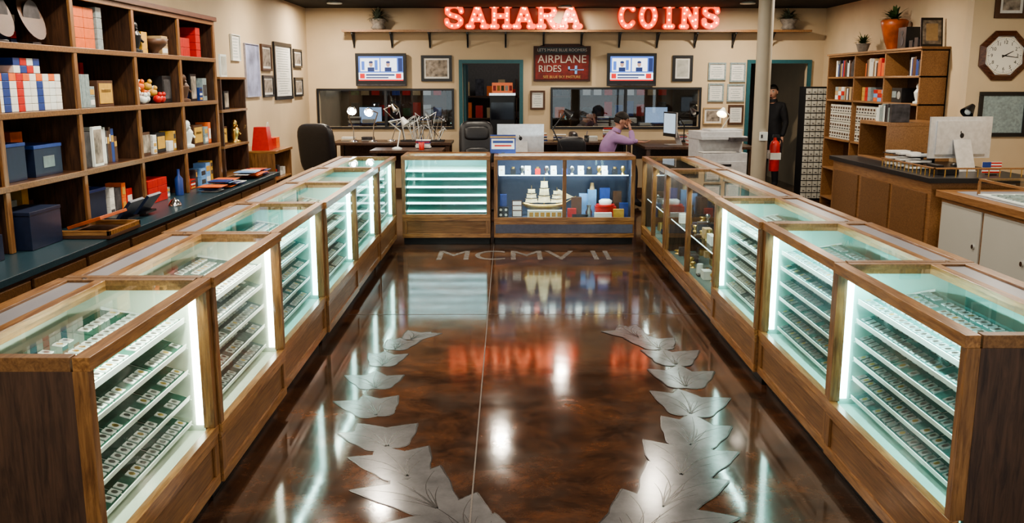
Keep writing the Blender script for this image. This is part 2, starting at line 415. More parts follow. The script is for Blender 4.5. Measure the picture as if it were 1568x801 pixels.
for i in range(3):
    a,b=ry[i],ry[i+1]; showcase(b-a-.004,(RXX+[0,.01,-.012][i],(a+b)/2,0),-math.pi/2,felt=[felt_t,felt_t,felt_gr][i],item=slab if i<2 else flipm,tiers=6,power=8)
def fill_items(ob,L,gb,kind):
    h=L/2-.06; g=MB()
    levels=[gb,gb+(H-gb)*.40]
    for z in levels[1:]:
        g.quad([(-h,.06,z),(h,.06,z),(h,.40,z),(-h,.40,z)],glass); g.box(-h,h,.056,.06,z-.004,z+.004,led_dim)
        for s in(-h,0,h-.01): g.box(s,s+.01,.38,.40,z-.02,z,chrome)
    g.build('glass_shelf',parent=ob)
    g=MB()
    for z in levels:
      for yy in(.08,.30):
        x=-h+.05
        while x<h-.08:
            w=U(.04,.12); d=U(.04,.1); hh=U(.02,.1); y=yy+U(0,.08)
            t=random.randint(0,4); mm=random.choice([white,paper,darkp,gold,silver,brn,nvy,flipm,black,tan])
            if t<=1: g.box(x,x+w,y,y+d,z+.001,z+hh,mm)
            elif t==2: g.cyl((x+w/2,y+.05,z+.001),(x+w/2,y+.05,z+hh),w/2.4,w/3,random.choice([gold,silver,brn,white]),12)
            elif t==3: g.box(x,x+w,y,y+.12,z+.001,z+.012,black); g.box(x+.01,x+w-.01,y+.02,y+.04,z+.012,z+.02,silver); g.box(x+.01,x+w-.01,y+.08,y+.1,z+.012,z+.02,gold)
            else: g.lathe((x+w/2,y+.03,z+.001),[(w*.3,0),(w*.12,hh*.4),(w*.35,hh*.8),(w*.2,hh)],random.choice([gold,chrome]),12)
            x+=w+U(.01,.05)
    g.build('display_contents',parent=ob)
for a,b in((6.66,8.86),(8.87,10.40)):
    o=showcase(b-a-.004,(RXX,(a+b)/2,0),-math.pi/2,style='clear',gb=.22,lin=felt_gr); fill_items(o,b-a,.22,0)
    area('case_light',(0,.065,H-.055),(math.radians(30),0,0),b-a-.14,.02,7,(.85,1,.93),o)
o=showcase(1.02,(-.71,10.42,0),0,style='empty',tiers=6,power=5,col=(.7,.93,1))
bluegrey=M('blue_grey_panel',(.045,.065,.12),.7)
o=showcase(1.62,(.645,10.42,0),0,style='gift',gb=.30,lin=bluegrey)
area('case_light',(0,.065,H-.055),(math.radians(40),0,0),1.5,.025,11,(.88,.96,1),o)
g=MB(); g.box(-.79,.79,-.004,.0,.14,.24,M('blue_grey_carpet',(.10,.11,.16),.9)); g.build('base_panel',parent=o)
g=MB(); z=.79
g.quad([(-.75,.16,z),(.75,.16,z),(.75,.42,z),(-.75,.42,z)],glass); g.box(-.75,.75,.157,.16,z-.004,z+.004,led_mid)
g.build('glass_shelf',parent=o)
g=MB()
for k in range(15):
    x=-.70+k*.1+U(-.02,.02)
    if k%3==0: g.box(x-.035,x+.035,.22,.28,z,z+.05,white); g.box(x-.035,x+.035,.27,.28,z+.05,z+.10,white); g.box(x-.01,x+.01,.235,.255,z+.05,z+.058,gold)
    elif k%3==1: g.box(x-.03,x+.03,.22,.28,z,z+.07,random.choice([black,red,blue])); g.cyl((x,.25,z+.07),(x,.25,z+.09),.018,.018,gold,12)
    else: g.lathe((x,.25,z),[(.03,0),(.012,.03),(.03,.06),(.02,.1)],random.choice([silver,gold]),12)
g.build('ring_boxes',parent=o)
g=MB(); z=.30 # ship model with sails
g.T=Matrix.Translation((-.22,.30,z))@Matrix.Diagonal((1.25,1,1.05,1))
g.lathe((0,0,0),[(.10,0),(.08,.02),(.03,.03),(.03,.06)],brn,16)
def hullf(p):
    q=p.copy(); q.z=min(q.z,.35)+.5*abs(q.x)**3; return q
g.sph((0,0,.11),(.21,.05,.06),gold,20,10,hullf)
g.cyl((.19,0,.14),(.30,0,.22),.005,.003,gold,8)
for x,hh in((-.12,.34),(0,.43),(.12,.32)):
    g.cyl((x,0,.1),(x,0,hh),.005,.003,gold,8)
    for j in range(3):
        zz=.15+j*(hh-.18)/3; w=.06-.012*j; hs=(hh-.18)/3-.012
        g.cyl((x-w,-.006,zz+hs),(x+w,-.006,zz+hs),.003,.003,gold,6)
        g.add([(x-w,-.01,zz),(x,-.035,zz),(x+w,-.01,zz),(x-w*.85,-.008,zz+hs),(x,-.02,zz+hs),(x+w*.85,-.008,zz+hs)],[(0,1,4,3),(1,2,5,4)],sailm)
g.add([(.13,0,.16),(.28,0,.21),(.13,0,.3)],[(0,1,2)],sailm)
g.build('model_ship',parent=o)
g=MB()
g.box(-.42,-.02,.07,.15,z,z+.09,white)
for k in range(6): g.box(-.40+k*.065,-.355+k*.065,.068,.07,z+.02,z+.07,gold_p)
for a in range(3):
    g.box(-.60,-.48,.18+a*.06,.21+a*.06,z,z+.08+.05*a,brn); g.box(-.59,-.49,.178+a*.06,.18+a*.06,z+.01,z+.07+.05*a,paper)
g.box(-.76,-.64,.08,.16,z,z+.13,black); g.box(-.74,-.66,.2,.28,z,z+.26,blue)
for a in range(2):
    for b in range(2): g.cyl((-.73+a*.06,.079,z+.04+b*.06),(-.73+a*.06,.078,z+.04+b*.06),.016,.016,white,10)
g.box(.38,.62,.2,.34,z,z+.12,red); g.cyl((.50,.27,z+.12),(.50,.27,z+.14),.11,.11,red,20); g.lathe((.50,.27,z+.14),[(.07,0),(.08,.04),(.05,.06)],white,20)
g.box(.36,.56,.1,.15,z,z+.06,paper); g.box(.58,.70,.1,.16,z,z+.10,gold_p); g.box(.44,.56,.36,.42,z,z+.32,blue); g.box(.60,.70,.36,.42,z,z+.28,brn)
g.box(.10,.22,.26,.36,z,z+.22,brn); g.lathe((.30,.2,z),[(.03,0),(.04,.06),(.02,.1),(.03,.14)],silver,14)
g.box(.66,.76,.2,.26,z,z+.16,blue); g.box(.10,.28,.1,.15,z,z+.04,black); g.box(.05,.15,.16,.22,z,z+.1,red); g.box(.20,.30,.36,.42,z,z+.25,lblue)
g.box(.30,.40,.34,.42,z+.0,z+.30,M('blue_figure',(.15,.3,.55),.4)); g.cyl((.35,.38,z+.30),(.35,.38,z+.38),.03,.02,tan,12)
g.build('gift_items',parent=o)

# ------------------------------------------------------------------ left bookcase + counter
g=MB()
g.box(-3.298,-2.47,3.4,9.9,.86,.90,navy); g.box(-3.298,-2.52,3.42,9.88,.08,.86,oak_dk); g.box(-3.298,-2.58,3.42,9.88,0,.08,kick)
y=3.45
while y<9.7:
    for z0,z1 in((.62,.83),(.36,.60),(.10,.34)):
        g.box(-2.52,-2.50,y,min(y+.6,9.86),z0,z1,oak_pan); g.cyl((-2.50,y+.3,(z0+z1)/2),(-2.475,y+.3,(z0+z1)/2),.012,.016,gold,10)
    y+=.64
g.build('storage_counter',bevel=.004)
g=MB(); posts=[4.1,5.07,6.03,7.0,7.96,8.90]; lv=[.90,1.28,1.68,2.07,2.41]
for p in posts: g.box(-3.285,-2.80,p,p+.03,.901,2.43,oak_dkv); g.box(-2.805,-2.785,p-.008,p+.038,.901,2.43,oak_v)
for z in lv[1:]: g.box(-3.285,-2.80,4.1,8.93,z-.022,z,oak_dk); g.box(-2.80,-2.782,4.1,8.93,z-.036,z,oak_pan)
g.box(-3.297,-3.285,4.1,8.93,.901,2.43,oak_dkv); g.box(-3.29,-2.76,4.08,8.95,2.41,2.45,oak_dk)
g.build('tall_bookcase',bevel=.003)
g=MB()
g.box(-3.29,-2.78,9.02,9.05,.901,1.9,oak_dkv); g.box(-3.29,-2.78,9.83,9.86,.901,1.9,oak_dkv); g.box(-3.29,-3.27,9.02,9.86,.901,1.9,oak_dkv)
for z in(.93,1.23,1.58,1.9): g.box(-3.29,-2.775,9.0,9.88,z-.025,z,oak_pan)
g.build('narrow_bookcase',bevel=.003)
g=MB(); g.box(-3.28,-2.6,10.3,11.1,1.06,1.09,oak); 
for z in(.08,.42,.75): g.box(-3.28,-2.62,10.32,11.08,z,z+.02,oak)
g.box(-3.28,-2.62,10.3,10.33,0,1.06,oak_v);g.box(-3.28,-2.62,11.07,11.1,0,1.06,oak_v);g.box(-3.28,-3.25,10.3,11.1,0,1.06,oak_v)
for k in range(5): g.box(-3.1,-2.68,10.4+k*.13,10.5+k*.13,.77,.82+.04*(k%3),random.choice([red,paper,darkp,orange]))
g.build('small_shelf_unit',bevel=.003)
def obj(name,fn,loc,rz=0,bevel=.002):
    g=MB(); fn(g); return g.build(name,loc,rz,bevel=bevel)
FX=-2.86
rm=random.Random(11)
for lvl in (0,1,2,3):
    for bi in range(5):
        g=MB(); y=.03
        while y<.84:
            w=rm.uniform(.05,.16); w=min(w,.87-y); hh=rm.uniform(.14,.31); m=rm.choice([nvy,darkp,brn,orange,blue,red,slab,tan,lblue,brn,white,paper,gold_p])
            t=rm.random()
            if t<.6: g.box(0,rm.uniform(.12,.17),y,y+w,0,hh,m)
            elif t<.8:
                for j in range(4): g.box(0,.17,y,y+w,j*.05,j*.05+.045,rm.choice([m,m,paper,red]))
            else: g.box(.0,.13,y,y+w,0,hh,black); g.box(.13,.132,y+.012,y+w-.012,.012,hh-.012,artm)
            y+=w+rm.uniform(.005,.03)
        g.build('merchandise_row',(-3.28,posts[bi]+.03,lv[lvl]+.001),bevel=.002)
def grid(g,w,d,h,ny,nz,cols):
    for a in range(ny):
        for b in range(nz): g.box(-d,0,a*(w+.004),a*(w+.004)+w,b*(h+.002),b*(h+.002)+h,cols(a,b))
# boxed goods filling the gaps along the shelf fronts
for lvl,y0,y1 in((3,7.32,7.46),(3,7.74,7.92),(2,6.34,6.43),(2,8.6,8.86),(1,7.40,7.48),(1,7.74,7.92),(1,8.02,8.12),(1,8.67,8.86),(0,6.52,6.92),(0,7.60,7.72),(0,8.1,8.4),(0,8.5,8.86),(3,4.2,4.7),(2,4.3,4.95),(1,4.3,4.95)):
    g=MB(); y=0
    while y<y1-y0-.04:
        w=min(rm.uniform(.06,.14),y1-y0-y); hh=rm.uniform(.08,.22); m=rm.choice([red,blue,orange,paper,tan,gold_p,lblue,darkp,slab])
        n=rm.choice([1,2,3])
        for j in range(n): g.box(-.12,0,y,y+w-.004,j*hh/n,(j+1)*hh/n-.002,m); g.box(0,.002,y+.01,y+w-.014,j*hh/n+.2*hh/n,j*hh/n+.7*hh/n,rm.choice([paper,darkp,gold_p]))
        y+=w+.01
    g.build('gift_box_group',(FX+.01,y0,lv[lvl]+.001),bevel=.002)
def plate(g):
    g.cyl((-.02,0,.15),(.01,0,.16),.08,.14,brn,24); g.cyl((.01,0,.16),(.012,0,.16),.10,.10,darkp,24); g.box(-.07,.03,-.05,.05,0,.012,black)
for y in(4.87,5.35,5.72): obj('decorative_plate',plate,(FX-.03,y,2.075))
obj('orange_box_stack',lambda g:grid(g,.15,.16,.066,2,4,lambda a,b:orange),(FX+.02,6.17,2.071))
obj('grey_box_stack',lambda g:grid(g,.085,.12,.07,1,4,lambda a,b:slab),(FX+.02,6.52,2.071))
def figurine(m1):
    def f(g):
        g.lathe((0,0,0),[(.06,0),(.06,.02),(.03,.03),(.045,.08),(.055,.13),(.03,.17)],m1,14); g.sph((0,0,.20),(.032,.032,.038),m1); g.cyl((.0,.04,.14),(.04,.08,.08),.014,.01,m1,8); g.cyl((0,-.04,.14),(.05,-.06,.18),.014,.01,m1,8)
    return f
obj('statuette',figurine(black),(FX,7.2,2.071)); obj('bronze_bowl',lambda g:g.lathe((0,0,0),[(.04,0),(.03,.02),(.09,.07),(.11,.12),(.105,.12),(.03,.03)],brn,20),(FX,7.6,2.071),bevel=0)
obj('red_box_stack',lambda g:grid(g,.17,.15,.08,2,2,lambda a,b:red),(FX,8.1,2.071))
obj('red_box_stack',lambda g:grid(g,.12,.15,.065,1,4,lambda a,b:red),(FX+.02,8.56,2.071))
cs=[paper,blue,paper,red,paper,paper,blue,paper,white,paper]
obj('coin_tube_boxes',lambda g:grid(g,.072,.12,.042,10,5,lambda a,b: cs[a] if b<4 or a%2 else orange),(FX+.03,5.15,1.681))
obj('coin_tube_boxes',lambda g:grid(g,.072,.12,.042,4,2,lambda a,b:[paper,blue,red][(a+b)%3]),(FX+.03,5.36,1.902))
obj('grey_box_stack',lambda g:grid(g,.06,.10,.22,4,1,lambda a,b:slab),(FX+.02,6.08,1.681))
def goldbox(g):
    g.box(-.09,0,0,.25,0,.18,brn); g.box(0,.003,.02,.23,.02,.16,gold_p); g.box(.003,.005,.05,.2,.1,.12,gold)
obj('gold_gift_box',goldbox,(FX+.02,6.45,1.681)); obj('gold_gift_box',goldbox,(FX-.1,6.72,1.681))
def ducks(g):
    for i in range(18):
        a,b=U(-.12,.02),U(0,.5); mm=random.choice([white,white,gold_p,red,orange]); g.sph((a,b,.034+.05*(i%3)),(.038,.034,.033),mm,10,6); g.sph((a+.02,b,.07+.05*(i%3)),(.02,.02,.02),mm,8,5)
obj('toy_figure_pile',ducks,(FX+.02,7.12,1.683),bevel=0)
obj('black_box',lambda g:(g.box(-.1,0,0,.2,0,.22,black),g.box(0,.003,.02,.18,.03,.19,darkp)),(FX,7.72,1.681))
obj('statuette',figurine(brn),(FX,8.2,1.681)); obj('picture_card',lambda g:(g.box(-.02,0,0,.16,0,.24,black),g.box(0,.002,.015,.145,.02,.22,artm)),(FX,8.40,1.681))
obj('navy_gift_box',lambda g:(g.box(-.22,0,0,.34,0,.17,nvy),g.box(-.22,0.003,-.004,.344,.17,.19,blue),g.box(.001,.003,.1,.24,.05,.12,silver)),(FX,5.55,1.281))
obj('navy_gift_box',lambda g:(g.box(-.2,0,0,.3,0,.2,nvy),g.box(-.2,0.003,-.004,.304,.2,.22,blue)),(FX,5.15,1.281))
def books(cols,n):
    def f(g):
        y=0
        for i in range(n):
            w=U(.018,.05); h=U(.18,.26); m=random.choice(cols); g.box(-.16,0,y,y+w,0,h,m); g.box(.0,.0015,y+.004,y+w-.004,h*.6,h*.8,random.choice([gold_p,paper])); y+=w+.002
    return f
obj('book_row',books([white,paper,darkp,brn,blue],8),(FX,6.46,1.281)); obj('open_book',lambda g:(g.box(-.02,0,0,.14,0,.27,white),g.box(0,.002,.01,.13,.02,.25,artm),g.box(-.06,-.02,-.1,.05,0,.24,darkp)),(FX+.04,6.27,1.281))
obj('picture_card',lambda g:(g.box(-.02,0,0,.22,0,.18,brn),g.box(0,.002,.015,.205,.02,.16,artm)),(FX,7.15,1.281)); obj('black_box',lambda g:(g.box(-.1,0,0,.2,0,.16,black),g.box(0,.003,.02,.18,.03,.13,gold_p)),(FX,7.5,1.281))
obj('statuette',figurine(white),(FX,8.22,1.281)); obj('gold_gift_box',goldbox,(FX,8.4,1.281))
obj('navy_gift_box',lambda g:(g.box(-.22,0,0,.36,0,.2,nvy),g.box(-.22,0.003,-.004,.364,.2,.22,nvy)),(FX+.14,5.16,.902))
obj('navy_gift_box',lambda g:(g.box(-.22,0,0,.3,0,.14,nvy),g.box(.001,.004,.05,.2,.03,.1,blue)),(FX+.12,4.6,.902))
obj('navy_gift_box',lambda g:(g.box(-.22,0,0,.36,0,.2,nvy),g.box(-.22,0.003,-.004,.364,.2,.22,blue)),(FX,6.12,.902))
def tray(g):
    g.box(-.15,.17,-.24,.24,0,.02,brn); g.box(-.15,.17,-.24,-.22,.02,.05,oak); g.box(-.15,.17,.22,.24,.02,.05,oak); g.box(.15,.17,-.24,.24,.02,.05,oak)
    g.T=Matrix.Translation((0,0,.05))@Matrix.Rotation(-.3,4,'Y'); g.box(-.10,.12,-.2,.2,.03,.05,terra); g.T=Matrix.Identity(4)
obj('wooden_tray',tray,(-2.62,5.80,.902))
def binder(g):
    g.T=Matrix.Rotation(-.9,4,'Y'); g.box(-.02,.16,-.12,.12,0,.02,nvy); g.box(-.01,.15,-.11,.11,.02,.022,artl); g.T=Matrix.Identity(4); g.box(-.1,.06,-.1,.1,0,.015,black)
obj('display_binder',binder,(-2.66,6.3,.92)); obj('display_binder',binder,(-2.66,6.62,.92))
obj('red_box_stack',lambda g:grid(g,.2,.16,.06,2,3,lambda a,b:red),(FX+.04,7.15,.902))
obj('blue_bottle',lambda g:g.lathe((0,0,0),[(.035,0),(.035,.14),(.012,.17),(.012,.22)],blue,14),(FX+.05,7.80,.902),bevel=0)
def mags(g):
    for i in range(14):
        y=U(0,.8); g.box(-.09+U(0,.04),.1+U(-.02,.05),y,y+.2,.005*i,.005*i+.005,random.choice([paper,lblue,red,blue,orange,white]))
obj('magazine_pile',mags,(-2.65,7.9,.902)); obj('magazine_pile',mags,(-2.65,8.92,.902))
obj('desk_bell',lambda g:g.lathe((0,0,0),[(.05,0),(.05,.01),(.045,.02),(.03,.045),(.008,.055),(.008,.065)],chrome,20),(-2.60,7.1,.902),bevel=0)
obj('picture_card',lambda g:(g.box(-.02,0,0,.16,0,.18,black),g.box(0,.002,.015,.145,.02,.16,artm)),(FX+.02,9.3,1.581)); obj('statuette',figurine(gold),(FX,9.65,1.231)); obj('gold_gift_box',goldbox,(FX,9.15,1.231))
obj('picture_card',lambda g:(g.box(-.02,0,0,.2,0,.22,white),g.box(0,.002,.015,.185,.02,.2,artl)),(FX+.02,9.25,1.901))
obj('red_gift_bag',lambda g:(g.add([(-.1,0,0),(.1,0,0),(.1,.2,0),(-.1,.2,0),(-.07,.02,.26),(.07,.02,.26),(.07,.18,.26),(-.07,.18,.26)],[(0,3,2,1),(4,5,6,7),(0,1,5,4),(1,2,6,5),(2,3,7,6),(3,0,4,7)],red),g.tube([(0.07,.06,.26),(.07,.08,.31),(.07,.12,.31),(.07,.14,.26)],.004,white)),(-2.8,10.4,1.091))
obj('red_box_stack',lambda g:grid(g,.16,.18,.06,2,2,lambda a,b:[red,orange][a]),(-2.72,10.65,1.091))

# ------------------------------------------------------------------ wall decor
def frame(name,w,h,loc,rz,fmat,art,kind='art',fw=.03):
    g=MB(); x=w/2; y=.028
    g.box(-x,x,-y,0,0,fw,fmat);g.box(-x,x,-y,0,h-fw,h,fmat);g.box(-x,-x+fw,-y,0,fw,h-fw,fmat);g.box(x-fw,x,-y,0,fw,h-fw,fmat)
    g.box(-x+fw,x-fw,-.012,0,fw,h-fw,paper if kind!='full' else art)
    if kind=='art':
        i=fw+.03; g.box(-x+i,x-i,-.014,-.012,i,h-i,art)
    elif kind=='cert':
        n=int((h-2*fw)/.035)
        for k in range(1,n): 
            ww=(x-fw)*U(.4,.8); g.box(-ww,ww,-.0135,-.012,fw+k*.035,fw+k*.035+.008,slab)
    return g.build(name,loc,rz,bevel=.002)
wx=lambda u:(u-778)*.01076
def wz(v): return 1.861-(v-124)*(.01065 if v>124 else .0105)
def bf(name,u0,u1,v0,v1,fm,art,kind='art',fw=.03):
    return frame(name,wx(u1)-wx(u0),wz(v0)-wz(v1),((wx(u0)+wx(u1))/2,D-.001,wz(v1)),0,fm,art,kind,fw)
bf('framed_picture',645,692,84,124,black,artm,fw=.045); bf('framed_picture',1030,1061,84,124,black,artl,fw=.045)
for a in((1085,1112,95,122),(1118,1142,95,125),(1086,1110,127,155),(1115,1142,128,155)): bf('framed_certificate',*a,slab,paper,'cert',.025)
bf('framed_picture',1118,1142,160,190,brn,artl,'cert',.03); bf('framed_certificate',812,835,138,167,brn,tan,'cert',.03); bf('framed_picture',1080,1110,164,190,tan,artm,fw=.02)
def lf(name,y0,y1,z0,z1,fm,art,kind='art',fw=.03): return frame(name,y1-y0,z1-z0,(XL+.001,(y0+y1)/2,z0),math.pi/2,fm,art,kind,fw)
lf('wall_poster',11.7,12.35,1.66,2.33,M('poster_edge',(.4,.4,.5),.5),M('poster_art',(.30,.33,.5),.5,noise=(3,.7)),'full',.01)
lf('framed_picture',12.48,13.0,2.0,2.35,brn,artm);lf('framed_picture',12.5,13.05,1.65,1.94,black,artm)
lf('framed_certificate',13.15,14.2,1.60,2.41,black,paper,'cert',.05);lf('framed_picture',14.35,14.9,2.07,2.35,black,artm);lf('framed_picture',14.35,14.9,1.63,1.92,black,artm)
o=lf('notice_sign',11.15,11.5,2.1,2.41,white,paper,'cert',.01)
g=MB(); xs0,xs1=wx(530),wx(1232)
g.box(xs0,xs1,D-.30,D-.001,2.64,2.675,oak_lt); k=0
while xs0+.15+k*.62<xs1:
    x=xs0+.15+k*.62; g.box(x-.015,x+.015,D-.26,D-.001,2.61,2.64,black); g.box(x-.015,x+.015,D-.02,D-.001,2.40,2.64,black)
    g.add([(x-.01,D-.24,2.62),(x-.01,D-.02,2.42),(x-.01,D-.02,2.45),(x-.01,D-.21,2.62),(x+.01,D-.24,2.62),(x+.01,D-.02,2.42),(x+.01,D-.02,2.45),(x+.01,D-.21,2.62)],[(0,1,2,3),(7,6,5,4),(0,4,5,1),(1,5,6,2),(2,6,7,3),(3,7,4,0)],black)
    k+=1
g.build('long_wall_shelf')
def arc(cx,cy,rx,ry,a0,a1,n): return [(cx+rx*math.cos(math.radians(a0+(a1-a0)*i/n)),cy+ry*math.sin(math.radians(a0+(a1-a0)*i/n))) for i in range(n+1)]
GL={'S':[[(.9,.72),(.86,.86),(.7,.97),(.5,1),(.28,.96),(.13,.82),(.14,.66),(.3,.55),(.5,.5),(.72,.44),(.87,.32),(.86,.16),(.7,.04),(.5,0),(.27,.04),(.12,.15),(.1,.28)]],
'A':[[(.1,0),(.5,1),(.9,0)],[(.24,.34),(.76,.34)],[(-.03,0),(.22,0)],[(.78,0),(1.03,0)]],
'H':[[(.15,0),(.15,1)],[(.85,0),(.85,1)],[(.15,.5),(.85,.5)],[(0,0),(.3,0)],[(.7,0),(1,0)],[(0,1),(.3,1)],[(.7,1),(1,1)]],
'R':[[(.15,0),(.15,1)],[(0,1),(.6,1),(.82,.92),(.88,.75),(.8,.58),(.6,.5),(.15,.5)],[(.5,.5),(.88,0),(1.03,0)],[(0,0),(.3,0)]],
'C':[arc(.52,.5,.42,.5,40,320,14)],'O':[arc(.5,.5,.42,.5,0,360,18)],
'I':[[(.5,0),(.5,1)],[(.28,0),(.72,0)],[(.28,1),(.72,1)]],
'N':[[(.15,0),(.15,1),(.85,0),(.85,1)],[(0,0),(.3,0)],[(.7,1),(1,1)],[(0,1),(.15,1)]]}
mred=M('marquee_red',(.45,.035,.02),.4,e=(1,.05,.02),es=.25); mface=M('marquee_face',(.6,.06,.02),.4,e=(1,.10,.025),es=1.3); mbulb=EM('marquee_bulb',(1,.58,.30),8)  # casing and face emission stands in for light cast by the bulbs
def word(w,u0,u1):
    g=MB(); n=len(w); X0,X1=wx(u0),wx(u1); pitch=(X1-X0)/n; hh=.43
    for i,ch in enumerate(w):
        lw=pitch*.78; ox=X0+pitch*i+pitch*.11
        for st in GL[ch]:
            P=[Vector((ox+a*lw,0,b*(hh-.106)+.053)) for a,b in st]
            for a,b in zip(P,P[1:]):
                d=(b-a).normalized(); nn=Vector((-d.z,0,d.x))
                for hw,y0,y1,mm in((.050,-.05,.03,mred),(.040,-.056,-.049,mface)):
                    q=[a+nn*hw,b+nn*hw,b-nn*hw,a-nn*hw]
                    vs=[(p.x,y0,p.z) for p in q]+[(p.x,y1,p.z) for p in q]
                    g.add(vs,[(0,1,2,3),(7,6,5,4),(0,4,5,1),(1,5,6,2),(2,6,7,3),(3,7,4,0)],mm)
            for p in P:
                g.cyl((p.x,-.05,p.z),(p.x,.03,p.z),.050,.050,mred,12); g.cyl((p.x,-.0565,p.z),(p.x,-.049,p.z),.040,.040,mface,12)
            acc=0.0; nxt=0.0
            for a,b in zip(P,P[1:]):
                L=(b-a).length
                while nxt<=acc+L+1e-6:
                    p=a+(b-a)*((nxt-acc)/L); g.sph((p.x,-.066,p.z),(.0145,.0145,.0145),mbulb,8,6); nxt+=.10
                acc+=L
    g.build('marquee_letter_sign',(0,D-.16,2.677))
word('SAHARA',680,889); word('COINS',941,1097)
tvw=EM('tv_backdrop',(.10,.22,.70),1.0,.05); tvd=EM('tv_dark',(.03,.05,.16),.9,.05); tvr=EM('tv_red',(.85,.03,.03),1.0,.05); tvwh=EM('tv_white',(.90,.95,1),1.3,.05); tvs=EM('tv_skin',(.75,.42,.30),.8,.05)
for ti,(u0,u1) in enumerate(((546,623),(929,1004))):
    g=MB(); w=(wx(u1)-wx(u0))/2; z0,z1=0,wz(81)-wz(131)
    g.box(-w,w,-.10,-.04,z0,z1,black); g.box(-.15,.15,-.04,-.001,.15,.4,black); g.box(-w+.02,w-.02,-.103,-.10,.008,.03,darkp)
    a=-w+.05;b=w-.05;c=.085;d=z1-.05; y=-.1005
    def R_(x0,x1,za,zb,m,dy=0): g.quad([(x0,y-dy,za),(x1,y-dy,za),(x1,y-dy,zb),(x0,y-dy,zb)],m)
    R_(a,b,c,d,tvw)
    R_(a+.03,-.02,c+.15,d-.03,tvwh,.001); R_(.0,b-.10,c+.15,d-.03,tvwh,.001); R_(b-.08,b-.01,c+.15,d-.03,tvd,.001); R_(a+.05,a+.10,c+.17,d-.08,tvw,.0015); R_(-.10,-.05,c+.17,d-.06,tvw,.0015)
    for cx in(-.16,.12): g.sph((cx,y-.001,c+.265),(.032,.002,.045),tvs,10,6); R_(cx-.055,cx+.055,c+.15,c+.215,tvd,.0025); g.sph((cx,y-.0015,c+.295),(.034,.002,.022),tvd,10,6)
    R_(a,b,c+.02,c+.13,tvwh,.001); R_(a+.02,a+.1,c+.035,c+.115,tvr,.002); R_(b-.12,b-.03,c+.035,c+.115,tvr,.002); R_(a+.12,b-.14,c+.08,c+.105,tvd,.002); R_(a+.12,b-.24,c+.04,c+.06,tvd,.002); R_(a,b,c,c+.02,tvr,.002)
    g.build('wall_television',((wx(u0)+wx(u1))/2,D,wz(131)))
signr=M('sign_red',(.15,.014,.011),.6,noise=(12,.4)); signw=M('sign_white',(.48,.44,.38),.6); sbr=M('sign_brown',(.05,.02,.015),.6)
g=MB(); w=(wx(904)-wx(817))/2; h_=wz(70)-wz(124); g.box(-w,w,-.03,0,0,h_,sbr); g.box(-w+.03,w-.03,-.034,-.03,.03,h_-.14,signr); g.box(-w+.08,w-.08,-.036,-.03,h_-.11,h_-.02,M('sign_navy',(.02,.035,.05),.5))
g.add([(-w*.8,-.03,h_),(w*.8,-.03,h_),(w*.6,-.03,h_+.035),(-w*.6,-.03,h_+.035),(-w*.8,0,h_),(w*.8,0,h_),(w*.6,0,h_+.035),(-w*.6,0,h_+.035)],[(0,1,2,3),(3,2,6,7),(1,5,6,2),(0,3,7,4)],sbr)
so=g.build('painted_wood_sign',((wx(904)+wx(817))/2,D-.001,wz(124)),bevel=.004)
RX=(math.pi/2,0,0)
text('lettering_1',"LET'S MAKE BLUE ROOMERS",(0,-.038,h_-.065),.065,RX,signw,so); text('lettering_2','AIRPLANE',(0,-.037,h_-.215),.18,RX,signw,so)
text('lettering_3','RIDES',(-.2,-.037,.2),.15,RX,signw,so); text('lettering_4','SEE BLUE SKY PASTURE',(.0,-.037,.07),.06,RX,M('sign_yellow',(.5,.3,.1),.5),so)
g=MB(); g.box(-.2,.06,-.004,0,0,.014,lblue); g.box(-.09,-.05,-.004,0,-.06,.075,lblue); g.box(-.2,-.17,-.004,0,0,.06,lblue); o=g.build('painted_plane',(.30,-.034,.18),0,parent=so)

# ------------------------------------------------------------------ plants
def plant(name,loc,n,ln,pot,pm,lm,droop=1,wd=.012):
    g=MB(); g.lathe((0,0,0),pot,pm,18); zt=pot[-1][1]
    for i in range(n):
        a=U(0,6.28); el=U(.3,1.4); L=ln*U(.6,1); p=Vector((0,0,zt-.01)); d=Vector((math.cos(a)*math.cos(el),math.sin(a)*math.cos(el),math.sin(el))); sd=Vector((-math.sin(a),math.cos(a),0))
        N=5; pts=[]
        for k in range(N+1):
            w=wd*math.sin(math.pi*(k+.6)/(N+1)); pts.append((p-sd*w,p+sd*w)); p=p+d*L/N; d=(d+Vector((0,0,-.18*droop))).normalized()
        vs=[q for pr in pts for q in pr]; g.add(vs,[(2*k,2*k+1,2*k+3,2*k+2) for k in range(N)],lm)
    return g.build(name,loc)
potA=[(.07,0),(.12,.03),(.09,.08),(.13,.14),(.14,.17)]
plant('potted_plant',(wx(583),D-.16,2.676),110,.24,potA,stone,gleaf,1.4,.018)
plant('potted_plant',(wx(1200),D-.16,2.676),110,.24,potA,stone,gleaf,1.4,.018)

